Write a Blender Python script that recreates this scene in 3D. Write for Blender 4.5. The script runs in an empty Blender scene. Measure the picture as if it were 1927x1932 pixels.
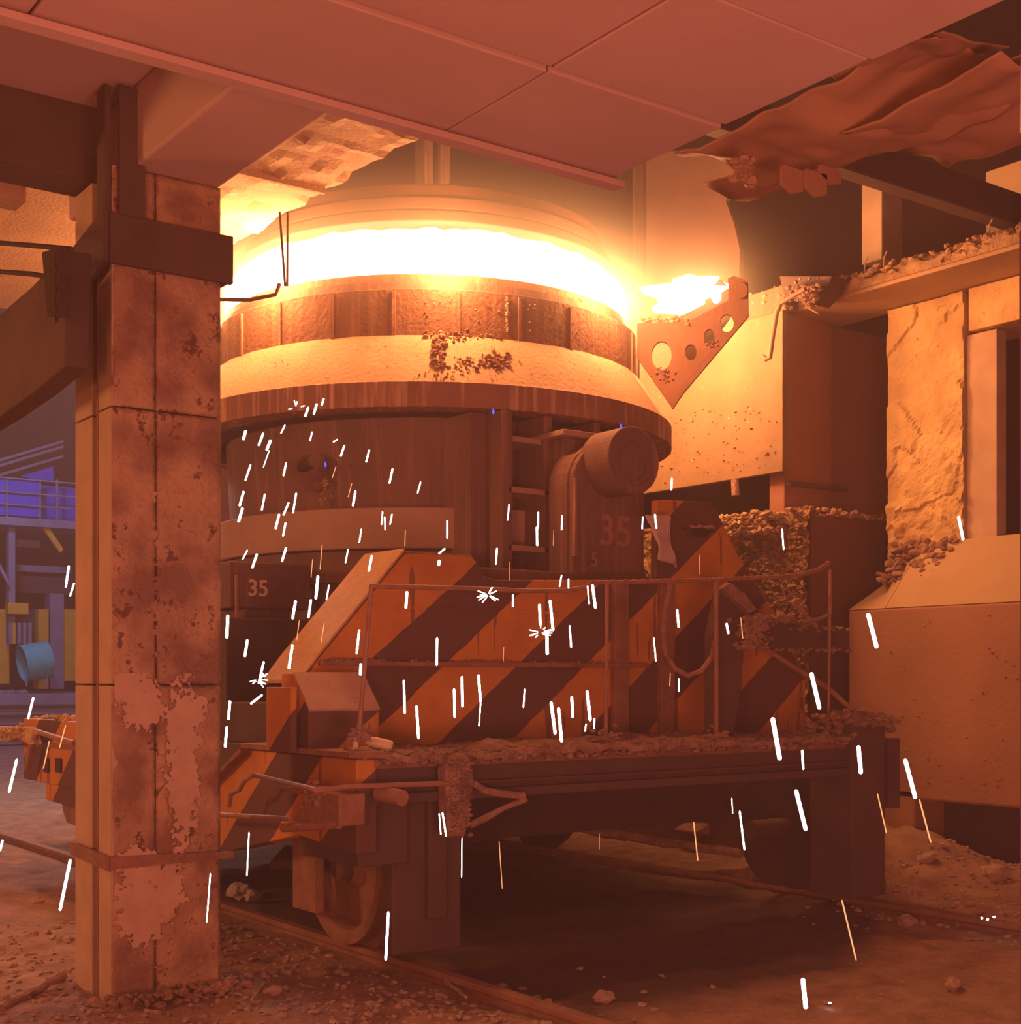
import bpy, bmesh, math, random
from mathutils import Vector, Matrix, noise
random.seed(7)
C = bpy.context.scene.collection
S = bpy.context.scene
# ---------------------------------------------------------------- camera
# world X runs right-and-away, world Y left-and-away, Z up; level camera with lens shift
F, CX, HY, W = 2600.0, 963.5, 1280.0, 1927.0
TH = math.radians(36); CT, ST = math.cos(TH), math.sin(TH)
EYE = Vector((0, 0, 1.6))
cam = bpy.data.cameras.new('camera'); cam.sensor_width = 36; cam.sensor_fit = 'HORIZONTAL'
cam.lens = 36 * F / W; cam.shift_y = (HY - 966) / 1932.0 * (1932.0 / W); cam.clip_start = .05
co = bpy.data.objects.new('camera', cam); C.objects.link(co)
co.location = EYE; co.rotation_euler = (math.pi / 2, 0, -TH); S.camera = co
# ---------------------------------------------------------------- world, lights, exposure
S.view_settings.view_transform = 'Standard'; S.view_settings.look = 'None'
S.view_settings.gamma = 1; S.view_settings.use_curve_mapping = False
S.view_settings.exposure = 0.0
wd = bpy.data.worlds.new('hall_gloom'); S.world = wd; wd.use_nodes = True
bg = wd.node_tree.nodes['Background']
bg.inputs[0].default_value = (.155, .045, .036, 1); bg.inputs[1].default_value = 1.0

def lamp(name, kind, loc, energy, col, size=.3, look=None, spot=None):
    l = bpy.data.lights.new(name, kind); l.energy = energy; l.color = col
    if kind == 'AREA': l.size = size
    else: l.shadow_soft_size = size
    if spot: l.spot_size = spot; l.spot_blend = .6
    o = bpy.data.objects.new(name, l); C.objects.link(o); o.location = loc
    if look is not None: o.rotation_euler = (Vector(look) - Vector(loc)).to_track_quat('-Z', 'Y').to_euler()
    return o
LX, LY = 6.13, 9.6            # ladle axis
for k in range(8):            # burning gas round the ladle mouth
    a = k * math.pi / 4 + .3
    lamp('fire_light', 'POINT', (LX + 1.85 * math.cos(a), LY + 1.85 * math.sin(a), 4.56), 140, (1, .33, .10), .12)
lamp('fire_light', 'POINT', (LX + 2.05, LY - .75, 4.72), 150, (1, .38, .12), .10)      # flame licking over the rim by the bracket
# another open furnace away to the left behind the camera
lamp('furnace_light', 'POINT', (-3.2, -1.5, 1.5), 900, (1, .26, .10), .55)
lamp('ceiling_fill_light', 'AREA', (1.8, -1.2, .25), 330, (1, .28, .18), 2.2, look=(2.6, 1.5, 6))  # added unseen fill behind the camera, brightens the ceiling
lamp('side_fill_light', 'POINT', (-3.0, 10.5, 3.0), 700, (1, .36, .13), .5)  # added unseen fill, brightens the left ground and column side
lamp('hall_lamp', 'POINT', (8.5, 32.0, 8.0), 800, (.42, .45, 1.0), .5)
lamp('hall_lamp', 'POINT', (5.2, 19.0, 6.5), 1300, (1, .70, .62), .5)

# ---------------------------------------------------------------- pixel to plane
def ray(px, py):
    a = (px - CX) / F; h = (HY - py) / F
    return Vector((ST + a * CT, CT - a * ST, h))
def ox(px, py, X): r = ray(px, py); return EYE + r * (X / r.x)
def oy(px, py, Y): r = ray(px, py); return EYE + r * (Y / r.y)
def oz(px, py, Z): r = ray(px, py); return EYE + r * ((Z - 1.6) / r.z)
def od(px, py, d): return EYE + ray(px, py) * d

# ---------------------------------------------------------------- materials
def mat(name, c1, c2=None, rough=.85, scale=4, bump=.3, bscale=None, metal=0, spots=None, sscale=9, sthr=.6, streak=None, contrast=.25):
    m = bpy.data.materials.new(name); m.use_nodes = True
    nt = m.node_tree; N = nt.nodes; L = nt.links; b = N['Principled BSDF']
    b.inputs['Roughness'].default_value = rough; b.inputs['Metallic'].default_value = metal
    c2 = c2 or tuple(x * .6 for x in c1)
    tc = N.new('ShaderNodeTexCoord')
    geo = N.new('ShaderNodeNewGeometry')
    pos = geo.outputs['Position']
    n1 = N.new('ShaderNodeTexNoise'); n1.inputs['Scale'].default_value = scale; n1.inputs['Detail'].default_value = 8
    L.new(pos, n1.inputs['Vector'])
    r = N.new('ShaderNodeValToRGB'); r.color_ramp.elements[0].position = .5 - contrast; r.color_ramp.elements[1].position = .5 + contrast
    r.color_ramp.elements[0].color = (*c2, 1); r.color_ramp.elements[1].color = (*c1, 1)
    L.new(n1.outputs['Fac'], r.inputs['Fac'])
    out = r.outputs['Color']
    if streak:
        mp = N.new('ShaderNodeMapping'); mp.inputs['Scale'].default_value = (14, 14, .7); L.new(pos, mp.inputs['Vector'])
        n3 = N.new('ShaderNodeTexNoise'); n3.inputs['Scale'].default_value = 1.5; n3.inputs['Detail'].default_value = 5; L.new(mp.outputs[0], n3.inputs['Vector'])
        r3 = N.new('ShaderNodeValToRGB'); r3.color_ramp.elements[0].position = .52; r3.color_ramp.elements[1].position = .68
        L.new(n3.outputs['Fac'], r3.inputs['Fac'])
        mx = N.new('ShaderNodeMixRGB'); L.new(r3.outputs['Color'], mx.inputs['Fac']); L.new(out, mx.inputs[1]); mx.inputs[2].default_value = (*streak, 1)
        out = mx.outputs[0]
    if spots:
        n4 = N.new('ShaderNodeTexNoise'); n4.inputs['Scale'].default_value = sscale; n4.inputs['Detail'].default_value = 6; n4.inputs['Roughness'].default_value = .7; L.new(pos, n4.inputs['Vector'])
        r4 = N.new('ShaderNodeValToRGB'); r4.color_ramp.elements[0].position = sthr; r4.color_ramp.elements[1].position = sthr + .05
        L.new(n4.outputs['Fac'], r4.inputs['Fac'])
        mx = N.new('ShaderNodeMixRGB'); L.new(r4.outputs['Color'], mx.inputs['Fac']); L.new(out, mx.inputs[1]); mx.inputs[2].default_value = (*spots, 1)
        out = mx.outputs[0]
    L.new(out, b.inputs['Base Color'])
    n2 = N.new('ShaderNodeTexNoise'); n2.inputs['Scale'].default_value = bscale or scale * 8; n2.inputs['Detail'].default_value = 8; L.new(pos, n2.inputs['Vector'])
    bp = N.new('ShaderNodeBump'); bp.inputs['Strength'].default_value = bump; bp.inputs['Distance'].default_value = .02
    L.new(n2.outputs['Fac'], bp.inputs['Height']); L.new(bp.outputs[0], b.inputs['Normal'])
    return m
def emis(name, col, s):
    m = bpy.data.materials.new(name); m.use_nodes = True; N = m.node_tree.nodes; N.clear()
    e = N.new('ShaderNodeEmission'); e.inputs[0].default_value = (*col, 1); e.inputs[1].default_value = s
    o = N.new('ShaderNodeOutputMaterial'); m.node_tree.links.new(e.outputs[0], o.inputs[0]); return m
M = {}
M['conc'] = mat('concrete', (.56, .40, .29), (.42, .29, .21), .9, 3, .25, 40)
M['ceil'] = mat('smooth_concrete', (.60, .42, .40), (.50, .35, .33), .85, 1.2, .08, 30)
M['column'] = mat('weathered_concrete', (.52, .33, .22), (.27, .145, .11), .92, 4.5, 1.0, 30, spots=(.17, .08, .065), sscale=9, sthr=.585, contrast=.12)
M['rough'] = mat('bare_rough_concrete', (.40, .27, .23), (.22, .13, .12), .95, 7, 1.0, 40)
M['plaster'] = mat('pale_plaster', (.62, .42, .32), (.48, .31, .23), .9, 7, .35, 50, spots=(.35, .22, .18), sscale=16, sthr=.62)
M['smoothside'] = mat('side_concrete', (.58, .42, .30), (.45, .31, .22), .88, 5, .2)
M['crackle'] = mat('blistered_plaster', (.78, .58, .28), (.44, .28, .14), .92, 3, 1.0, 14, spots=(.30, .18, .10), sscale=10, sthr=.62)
M['pale'] = mat('pale_footing', (.50, .35, .21), (.42, .29, .17), .88, 2, .2)
M['wallconc'] = mat('brown_wall', (.40, .20, .12), (.31, .16, .10), .85, 1.5, .25, 20, spots=(.22, .12, .09), sscale=9, sthr=.68)
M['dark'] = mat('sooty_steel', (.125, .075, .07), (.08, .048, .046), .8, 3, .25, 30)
M['darker'] = mat('black_soot_and_shade', (.07, .045, .045), (.04, .028, .03), .9, 3, .2)
M['shell'] = mat('ladle_steel', (.23, .125, .11), (.14, .08, .075), .8, 2.0, .25, 25, streak=(.27, .15, .125))
M['band'] = mat('ladle_band_steel', (.46, .30, .24), (.36, .23, .19), .7, 2, .2, 25)
M['skirt'] = mat('skirt_steel', (.34, .17, .13), (.2, .10, .08), .75, 3, .3, 25, streak=(.55, .35, .26))
M['cone'] = mat('dusty_cone', (.54, .38, .27), (.42, .29, .20), .8, 4, .35, 30, spots=(.34, .20, .14), sscale=7, sthr=.66)
M['rimband'] = mat('scaled_rim', (.24, .13, .09), (.17, .09, .065), .75, 4, .4, 30, streak=(.30, .17, .12), spots=(.5, .34, .24), sscale=12, sthr=.70)
M['rust'] = mat('rusty_steel', (.36, .18, .11), (.20, .10, .07), .75, 8, .5, 50)
M['pipe'] = mat('rusty_pipe', (.42, .22, .15), (.28, .14, .10), .6, 10, .3, 60)
M['slagd'] = mat('dark_slag_crust', (.38, .23, .12), (.14, .08, .05), .95, 14, .9, 50)
M['casing'] = mat('brown_casing', (.34, .16, .11), (.27, .12, .085), .7, 1.5, .1)
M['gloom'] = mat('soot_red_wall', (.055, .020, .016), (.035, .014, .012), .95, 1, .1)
M['smoky'] = mat('smoky_plate', (.13, .065, .045), (.09, .045, .035), .9, 2, .1)
M['tan'] = mat('dusty_tan_paint', (.58, .36, .18), (.46, .27, .14), .8, 6, .3, 30, spots=(.22, .12, .08), sscale=18, sthr=.66)
M['bracket'] = mat('bracket_steel', (.26, .13, .09), (.18, .09, .07), .8, 5, .3, 30)
M['slag'] = mat('slag_crust', (.44, .27, .20), (.20, .11, .09), .95, 12, .8, 50)
M['slagl'] = mat('pale_slag_crust', (.60, .42, .24), (.30, .17, .11), .95, 10, .8, 40)
M['ground'] = mat('dusty_ground', (.45, .28, .20), (.21, .12, .09), .95, 5, .9, 22, spots=(.50, .36, .28), sscale=25, sthr=.62)
M['sheet'] = mat('scorched_sheet', (.44, .25, .16), (.28, .15, .10), .6, 1.6, .2, 14)
M['panelhot'] = mat('scaled_panel', (.28, .18, .105), (.20, .125, .075), .8, 3, .5, 14, spots=(.85, .7, .45), sscale=12, sthr=.66)
M['cloth'] = mat('pale_cloth', (.62, .50, .48), (.5, .38, .36), .8, 10, .3)
M['rock'] = mat('dusty_stone', (.55, .40, .32), (.32, .20, .16), .95, 15, .5)
M['blue'] = mat('blue_panel', (.09, .12, .85), (.06, .08, .6), .5, 2, .05)
M['bluegrey'] = mat('grey_blue_steel', (.30, .30, .42), (.20, .2, .3), .6, 2, .1)
M['teal'] = mat('teal_paint', (.10, .55, .60), (.08, .42, .5), .35, 3, .05)
M['yellow'] = mat('yellow_paint', (.75, .48, .05), (.6, .36, .04), .5, 3, .1)
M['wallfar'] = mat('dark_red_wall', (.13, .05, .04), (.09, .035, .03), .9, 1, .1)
M['bottle'] = mat('dusty_bottle', (.80, .62, .50), (.66, .5, .4), .5, 10, .1)
M['green'] = mat('green_cap', (.55, .60, .10), (.5, .55, .1), .5, 10, .05)
M['paint'] = mat('number_paint', (.95, .75, .50), (.8, .6, .4), .7, 30, .1)
M['paintf'] = mat('faded_number_paint', (.40, .22, .19), (.28, .15, .13), .8, 40, .1)
M['spark'] = emis('white_hot_spark', (1, .93, .90), 9)
M['ember'] = emis('orange_spark', (1, .34, .14), 1.6)
M['fire'] = emis('white_fire', (1, .80, .45), 6)
M['blueflame'] = emis('blue_flame', (.12, .10, 1), 1.5)

def stripes():
    m = mat('hazard_stripes', (.66, .28, .06), (.50, .20, .045), .7, 5, .2, 30)
    nt = m.node_tree; N = nt.nodes; L = nt.links; b = N['Principled BSDF']
    old = b.inputs['Base Color'].links[0].from_socket
    geo = N.new('ShaderNodeNewGeometry'); sp = N.new('ShaderNodeSeparateXYZ'); L.new(geo.outputs['Position'], sp.inputs[0])
    def mth(op, a, bb):
        n = N.new('ShaderNodeMath'); n.operation = op
        for i, v in enumerate((a, bb)):
            if isinstance(v, (int, float)): n.inputs[i].default_value = v
            else: L.new(v, n.inputs[i])
        return n.outputs[0]
    p = mth('SUBTRACT', sp.outputs[0], mth('MULTIPLY', sp.outputs[1], 1.0))
    p = mth('SUBTRACT', p, mth('MULTIPLY', sp.outputs[2], 1.25))
    nz = N.new('ShaderNodeTexNoise'); nz.inputs['Scale'].default_value = 6; L.new(geo.outputs['Position'], nz.inputs['Vector'])
    p = mth('ADD', p, mth('MULTIPLY', nz.outputs['Fac'], .04))
    q = mth('FRACT', mth('DIVIDE', mth('ADD', p, 7.0 - 1.98 + 10.9), 1.09), 0)
    g = mth('LESS_THAN', q, .5)
    # drips and grime below the ledge
    mp = N.new('ShaderNodeMapping'); mp.inputs['Scale'].default_value = (9, 9, .8); L.new(geo.outputs['Position'], mp.inputs['Vector'])
    n3 = N.new('ShaderNodeTexNoise'); n3.inputs['Scale'].default_value = 1.3; n3.inputs['Detail'].default_value = 4; L.new(mp.outputs[0], n3.inputs['Vector'])
    g2 = mth('GREATER_THAN', n3.outputs['Fac'], .64)
    g3 = mth('MAXIMUM', g, mth('MULTIPLY', g2, .7))
    mx = N.new('ShaderNodeMixRGB'); L.new(g3, mx.inputs['Fac']); L.new(old, mx.inputs[1]); mx.inputs[2].default_value = (.13, .06, .055, 1)
    L.new(mx.outputs[0], b.inputs['Base Color']); return m
M['stripe'] = stripes()

# ---------------------------------------------------------------- mesh helpers
ICO = {}
class MB:
    def __init__(s): s.b = bmesh.new(); s.keepn = False
    def box(s, x0, x1, y0, y1, z0, z1, j=0):
        vs = [s.b.verts.new((x + random.uniform(-j, j), y + random.uniform(-j, j), z + random.uniform(-j, j))) for x in (x0, x1) for y in (y0, y1) for z in (z0, z1)]
        for f in ((0, 1, 3, 2), (4, 6, 7, 5), (0, 4, 5, 1), (2, 3, 7, 6), (0, 2, 6, 4), (1, 5, 7, 3)): s.b.faces.new([vs[i] for i in f])
        return s
    def prism(s, pts, off):
        """pts: list of 3-D points of one face, extruded by vector off"""
        off = Vector(off); a = [s.b.verts.new(p) for p in pts]; c = [s.b.verts.new(Vector(p) + off) for p in pts]; n = len(pts)
        s.b.faces.new(a); s.b.faces.new(c[::-1])
        for i in range(n): s.b.faces.new((a[i], a[(i + 1) % n], c[(i + 1) % n], c[i]))
        bmesh.ops.recalc_face_normals(s.b, faces=s.b.faces); return s
    def tube(s, pts, r, n=8, j=0, rs=None):
        pts = [Vector(p) for p in pts]; rings = []
        for i, p in enumerate(pts):
            t = (pts[min(i + 1, len(pts) - 1)] - pts[max(i - 1, 0)]).normalized()
            u = t.orthogonal().normalized() if i == 0 else (pu - t * pu.dot(t)).normalized()
            pu = u; v = t.cross(u); rr = rs[i] if rs else r
            rings.append([s.b.verts.new(p + (u * math.cos(2 * math.pi * k / n) + v * math.sin(2 * math.pi * k / n)) * rr * (1 + random.uniform(-j, j))) for k in range(n)])
        for a, c in zip(rings, rings[1:]):
            for k in range(n): s.b.faces.new((a[k], a[(k + 1) % n], c[(k + 1) % n], c[k]))
        s.b.faces.new(rings[0][::-1]); s.b.faces.new(rings[-1]); return s
    def lathe(s, prof, n=96, close=False):
        rings = [[s.b.verts.new((r * math.cos(2 * math.pi * k / n), r * math.sin(2 * math.pi * k / n), z)) for k in range(n)] for r, z in prof]
        prs = list(zip(rings, rings[1:])) + ([(rings[-1], rings[0])] if close else [])
        for a, c in prs:
            for k in range(n): s.b.faces.new((a[k], a[(k + 1) % n], c[(k + 1) % n], c[k]))
        return s
    def rock(s, p, r, sq=.7, sub=1):
        R_ = random.uniform
        m = Matrix.Translation(p) @ Matrix.Rotation(random.random() * 6, 4, 'Z') @ Matrix.Rotation(random.uniform(-.5, .5), 4, 'X') @ Matrix.Diagonal((r * random.uniform(.7, 1.3), r * random.uniform(.7, 1.3), r * sq * random.uniform(.7, 1.2), 1))
        if sub not in ICO:
            t = bmesh.new(); bmesh.ops.create_icosphere(t, subdivisions=sub, radius=1); t.verts.ensure_lookup_table()
            ICO[sub] = ([v.co.copy() for v in t.verts], [[v.index for v in f.verts] for f in t.faces]); t.free()
        vv, ff = ICO[sub]; k = r * .22
        nv = [s.b.verts.new(m @ c + Vector((R_(-k, k), R_(-k, k), R_(-k, k)))) for c in vv]
        for f in ff: s.b.faces.new([nv[i] for i in f])
        return s
    def xf(s, m): s.b.transform(m); return s
    def obj(s, name, m, parent=None, smooth=False, bevel=0, kind=None, label=None):
        me = bpy.data.meshes.new(name)
        if not s.keepn: bmesh.ops.recalc_face_normals(s.b, faces=s.b.faces)
        s.b.to_mesh(me); s.b.free()
        me.materials.append(M[m] if isinstance(m, str) else m)
        if smooth: me.shade_smooth()
        o = bpy.data.objects.new(name, me); C.objects.link(o)
        if parent: 
            o.parent = parent; o.matrix_parent_inverse = Matrix.Translation(-parent.location)
            rt = parent
            if rt.parent: o.matrix_parent_inverse = Matrix.Identity(4); o.matrix_parent_inverse = Matrix.Translation(-world_loc(parent))
        if bevel:
            bv = o.modifiers.new('bevel', 'BEVEL'); bv.width = bevel; bv.segments = 2; bv.limit_method = 'ANGLE'
        if kind: o['kind'] = kind
        if label: o['label'] = label
        return o
def world_loc(o):
    # parts are meshes whose own location is zero and whose parent inverse cancels the root
    p = Vector((0, 0, 0))
    while o:
        p = p + o.location if not o.parent else p + o.location + o.matrix_parent_inverse.translation
        o = o.parent
    return p
def thing(name, label, cat, loc, group=None):
    o = bpy.data.objects.new(name, None); C.objects.link(o); o.location = loc; o.empty_display_size = .2
    return tag(o, label, cat, group)
def tag(o, label, cat, group=None, kind=None):
    o['label'] = label; o['category'] = cat
    if group: o['group'] = group
    if kind: o['kind'] = kind
    return o
def struct(o, label=None):
    o['kind'] = 'structure'
    if label: o['label'] = label
    return o
def grid(P, U, V, nu, nv, fn, keep=None):
    """bumpy sheet: P + a U + b V, moved by fn(a, b, point) -> vector"""
    m = MB(); m.keepn = True; vs = {}
    P, U, V = Vector(P), Vector(U), Vector(V)
    for i in range(nu + 1):
        for j in range(nv + 1):
            p = P + U * (i / nu) + V * (j / nv)
            vs[i, j] = m.b.verts.new(p + Vector(fn(i / nu, j / nv, p)))
    for i in range(nu):
        for j in range(nv):
            if keep and not keep((i + .5) / nu, (j + .5) / nv): continue
            m.b.faces.new((vs[i, j], vs[i + 1, j], vs[i + 1, j + 1], vs[i, j + 1]))
    for v in [v for v in m.b.verts if not v.link_faces]: m.b.verts.remove(v)
    return m
def nz(p, s=1, o=0): return noise.noise(Vector(p) * s + Vector((o, o * 1.7, o * .3)))
def fbm(p, s=1, o=0): return nz(p, s, o) + .5 * nz(p, s * 2.1, o) + .25 * nz(p, s * 4.3, o)
def crust(n, f, r0, r1, sq=.7):
    m = MB()
    for i in range(n): m.rock(f(), random.uniform(r0, r1), sq)
    return m
def copy_tree(o, parent=None):
    c = o.copy(); C.objects.link(c)
    if parent: c.parent = parent
    for ch in o.children: copy_tree(ch, c)
    return c
def text_mesh(s, size, m, parent, name, mw, ext=.004, lbl=None):
    cu = bpy.data.curves.new(name, 'FONT'); cu.body = s; cu.size = size; cu.extrude = ext; cu.align_x = 'CENTER'; cu.align_y = 'CENTER'; cu.offset = .012 * size
    t = bpy.data.objects.new(name, cu); C.objects.link(t)
    dg = bpy.context.evaluated_depsgraph_get(); me = bpy.data.meshes.new_from_object(t.evaluated_get(dg))
    bpy.data.objects.remove(t); me.transform(mw); me.materials.clear(); me.materials.append(M[m])
    o = bpy.data.objects.new(name, me); C.objects.link(o); o.parent = parent
    o.matrix_parent_inverse = Matrix.Translation(-world_loc(parent))
    if lbl: o['label'] = lbl
    return o

# ================================================================ FLOOR
def ground_h(p):
    x, y = p.x, p.y
    h = .035 * fbm(p, 1.3) + .022 * fbm(p, 6, 3)
    # ridge of spilled dirt between camera and rails to the right, mound by the right wall
    d = math.hypot((x - 8.6) / .85, (y - 7.0) / 1.0)
    h += .50 * math.exp(-d * d) * (1 + .25 * fbm(p, 2.5, 5))
    d = math.hypot((x - 8.9) / .8, (y - 4.4) / 1.2); h += .22 * math.exp(-d * d)
    if abs(x - 3.95) < .14 or abs(x - 7.6) < .14: h = min(h, .0)
    return h
nx, ny = 200, 200
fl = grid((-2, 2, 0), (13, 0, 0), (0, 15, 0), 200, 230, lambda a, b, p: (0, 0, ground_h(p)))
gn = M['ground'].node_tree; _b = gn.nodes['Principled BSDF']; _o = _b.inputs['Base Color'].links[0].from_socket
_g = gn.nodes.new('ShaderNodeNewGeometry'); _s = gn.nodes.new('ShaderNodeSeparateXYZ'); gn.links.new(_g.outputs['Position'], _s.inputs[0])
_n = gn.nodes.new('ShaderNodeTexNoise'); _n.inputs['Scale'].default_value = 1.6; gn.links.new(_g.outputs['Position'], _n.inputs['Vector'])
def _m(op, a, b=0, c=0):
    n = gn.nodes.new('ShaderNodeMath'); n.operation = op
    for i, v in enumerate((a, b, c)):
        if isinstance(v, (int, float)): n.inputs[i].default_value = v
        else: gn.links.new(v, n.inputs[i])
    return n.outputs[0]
_d = _m('SUBTRACT', 1.8, _m('ABSOLUTE', _m('SUBTRACT', _s.outputs[0], 5.75)))          # car's shadow painted into the ground colour between the two rails
_d = _m('MINIMUM', _d, _m('SUBTRACT', _m('SUBTRACT', _s.outputs[1], 4.9), _m('MULTIPLY', _m('MAXIMUM', _m('SUBTRACT', _s.outputs[0], 5.9), 0), .6)))  # front edge of the painted shadow
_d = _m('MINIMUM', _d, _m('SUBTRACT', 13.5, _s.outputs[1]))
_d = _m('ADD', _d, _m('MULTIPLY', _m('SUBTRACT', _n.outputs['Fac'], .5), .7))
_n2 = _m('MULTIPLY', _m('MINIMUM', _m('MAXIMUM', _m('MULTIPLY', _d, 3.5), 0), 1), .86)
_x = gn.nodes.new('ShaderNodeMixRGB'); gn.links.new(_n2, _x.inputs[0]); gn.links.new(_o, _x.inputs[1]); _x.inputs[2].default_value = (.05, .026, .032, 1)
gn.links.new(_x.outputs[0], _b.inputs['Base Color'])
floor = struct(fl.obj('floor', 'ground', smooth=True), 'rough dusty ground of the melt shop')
MB().box(-30, 40, -10, 60, -.22, -.12).obj('subfloor', 'ground', floor)
m = MB()
for i in range(5200):
    a = random.random()
    if a < .45: p = Vector((random.uniform(.5, 4), random.uniform(4.2, 9), 0))
    elif a < .75: p = Vector((random.uniform(6.8, 9.3), random.uniform(3, 6.5), 0))
    else: p = Vector((random.uniform(1.5, 5), random.uniform(3, 6), 0))
    if abs(p.x - 3.95) < .1 or (4.2 < p.x < 7.3 and random.random() < .9): continue
    p.z = ground_h(p) + .004; m.rock(p, random.uniform(.006, .026) * (1.6 if random.random() < .06 else 1), .55, 1)
m.obj('gravel', 'rock', floor, kind='stuff')
for i, (px, py, r) in enumerate([(517, 1868, .035), (118, 1842, .03), (433, 1855, .04), (600, 1790, .03), (660, 1905, .03), (1560, 1892, .02), (1140, 1880, .05), (75, 1700, .05), (470, 1842, .025), (1830, 1640, .10), (1750, 1690, .07), (1880, 1700, .09), (1712, 1740, .06), (1800, 1860, .05)]):
    p = oz(px, py, .02); p.z = ground_h(p) + r * .4
    o = MB().rock((0, 0, 0), r, .7, 2).obj('stone', 'rock'); o.location = p
    where = ['below the car handrail corner', 'left of the column foot', 'at the right foot of the column', 'before the car wheel', 'at the bottom edge beside the rail', 'by the glowing droplet', 'in the shadow in front of the car', 'on the lit ground left of the column', 'beside the stick near the column', 'at the top of the dirt mound', 'on the left flank of the dirt mound', 'on the right flank of the dirt mound', 'just behind the far rail', 'on the dirt before the far rail'][i]
    tag(o, 'dusty brown stone ' + where, 'stone', 'loose stones on the ground')

# rails
def make_rail(X, y0, y1, label):
    t = thing('rail', label, 'rail', (X, y0, 0), 'rails under the ladle car')
    pr = [(-.035, .07), (.035, .07), (.035, .035), (.01, .025), (.01, -.05), (.07, -.065), (.07, -.08), (-.07, -.08), (-.07, -.065), (-.01, -.05), (-.01, .025), (-.035, .035)]
    MB().prism([(X + a, y0, b) for a, b in pr], (0, y1 - y0, 0)).obj('rail_bar', 'rust', t, bevel=.006)
make_rail(3.95, 3.6, 24, 'rusty brown rail running under the car wheel from the bottom of the picture')
make_rail(7.6, 2.5, 24, 'far rail half buried in dirt at the lower right')
# loose sticks and timbers
def stick(name, a, b, r, label, cat='stick', m='rock', n=7):
    a, b = Vector(a), Vector(b); mb = MB(); k = 9
    mb.tube([a.lerp(b, i / k) + Vector((random.uniform(-1, 1), random.uniform(-1, 1), random.uniform(-1, 1))) * r * .3 for i in range(k + 1)], r, n, .2)
    o = mb.obj(name, m); return tag(o, label, cat)
stick('plank', oz(1080, 1560, .42), oz(1402, 1612, .33), .035, 'crusted timber lying in the dark under the car', 'plank', 'slag')
tag(MB().prism([oy(1310, 1570, 9.2), oy(1400, 1518, 9.2), oy(1412, 1590, 9.2), oy(1385, 1592, 9.2)], (0, .3, 0)).obj('rubble_lump', 'slag', bevel=.02), 'triangular slag lump behind the timber under the car', 'slag')
stick('twig', oz(475, 1888, .03), oz(498, 1856, .03), .008, 'thin stick on the ground right of the column foot')
stick('twig', oz(418, 1805, .03), oz(520, 1783, .03), .012, 'long thin rod lying beside the column', 'rod', 'pipe')
stick('twig', oz(840, 1850, .04), oz(880, 1882, .03), .008, 'thin stick by the end of the buried rail')
stick('metal_strip', oz(0, 1905, .03), oz(120, 1842, .03), .02, 'rusty strip on the ground at the lower left corner', 'strip', 'rust')
pl = MB().box(-.45, .45, -.09, .09, 0, .06, .02).obj('pale_board', 'plaster', bevel=.01); pl.location = oz(545, 1625, .15); pl.rotation_euler = (0, 0, 1.0)
tag(pl, 'pale board lying behind the car wheel', 'board')
for k, (px, py, s) in enumerate([(450, 1682, .10), (478, 1690, .07)]):
    o = MB().rock((0, 0, 0), s, .6, 2).obj('crumpled_scrap', 'cloth'); o.location = oz(px, py, .05)
    tag(o, ['larger pale grey scrap on dark ground between column and wheel', 'small pale grey scrap on dark ground nearest the wheel'][k], 'scrap')

# ================================================================ CEILING
ce = bpy.data.objects.new('ceiling', None); C.objects.link(ce); ce.location = (2, 4, 4); struct(ce, 'concrete slab panels of the platform overhead')
rows = [(4.31, 5.10), (3.51, 4.30), (2.71, 3.50), (1.91, 2.70), (.9, 1.90)]
for ri, (y0, y1) in enumerate(rows):
    cuts = [-3.9, -2.1, -.28, 1.52, 3.32, 4.28] if ri < 2 else [-3.9, -1.2, .6, 2.6, 4.28]
    for a, b in zip(cuts, cuts[1:]):
        dz = random.uniform(-.006, .006)
        MB().box(a + .006, b - .006, y0 + .006, y1 - .006, 4.0 + dz, 4.18).obj('ceiling_panel', 'ceil', ce, bevel=.006)
MB().box(-4, 4.28, .9, 5.1, 4.05, 4.2).obj('ceiling_topping', 'dark', ce)
for a, b in ((-4, -1.0), (-1.0, 1.2), (1.2, 2.5)):
    MB().box(a + .006, b - .006, 5.1, 7.25, 4.52, 4.62).obj('ceiling_panel', 'ceil', ce, bevel=.006)
o = MB().box(-4, 4.33, 5.075, 5.10, 3.985, 4.16).box(-4, 4.33, 5.02, 5.1, 3.955, 3.985).obj('trim_1', 'ceil', bevel=.004); struct(o, 'thin steel lip along the slab edge')

# beams
def beam(label, *bx, m='ceil', bev=.015, rot=None):
    o = MB().box(*bx).obj('concrete_beam', m, bevel=bev); return tag(o, label, 'beam')
beam('smooth concrete beam over the foreground column running to the slab edge', 2.50, 2.965, 5.12, 7.6, 4.13, 4.6)
o = grid((-3.5, 5.25, 4.86), (7.9, 0, 0), (0, 7.2, 0), 110, 100, lambda a, b, p: (.04 * fbm(p, 5) * (a > .993), 0, -.05 * max(0, fbm(p, 3, 4)) * (a > .93))).obj('concrete_beam', 'conc')
s = o.modifiers.new('s', 'SOLIDIFY'); s.thickness = .5; s.offset = 1
tag(o, 'bright lit crumbling concrete slab edge behind the column top', 'beam')
MB().box(2.45, 4.37, 8.1, 8.13, 4.81, 4.9).obj('joint_strip', 'conc', o)
beam('shaded dark concrete beam left of the column top', -3.5, 2.49, 6.95, 7.25, 4.14, 4.58, m='dark')
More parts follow.
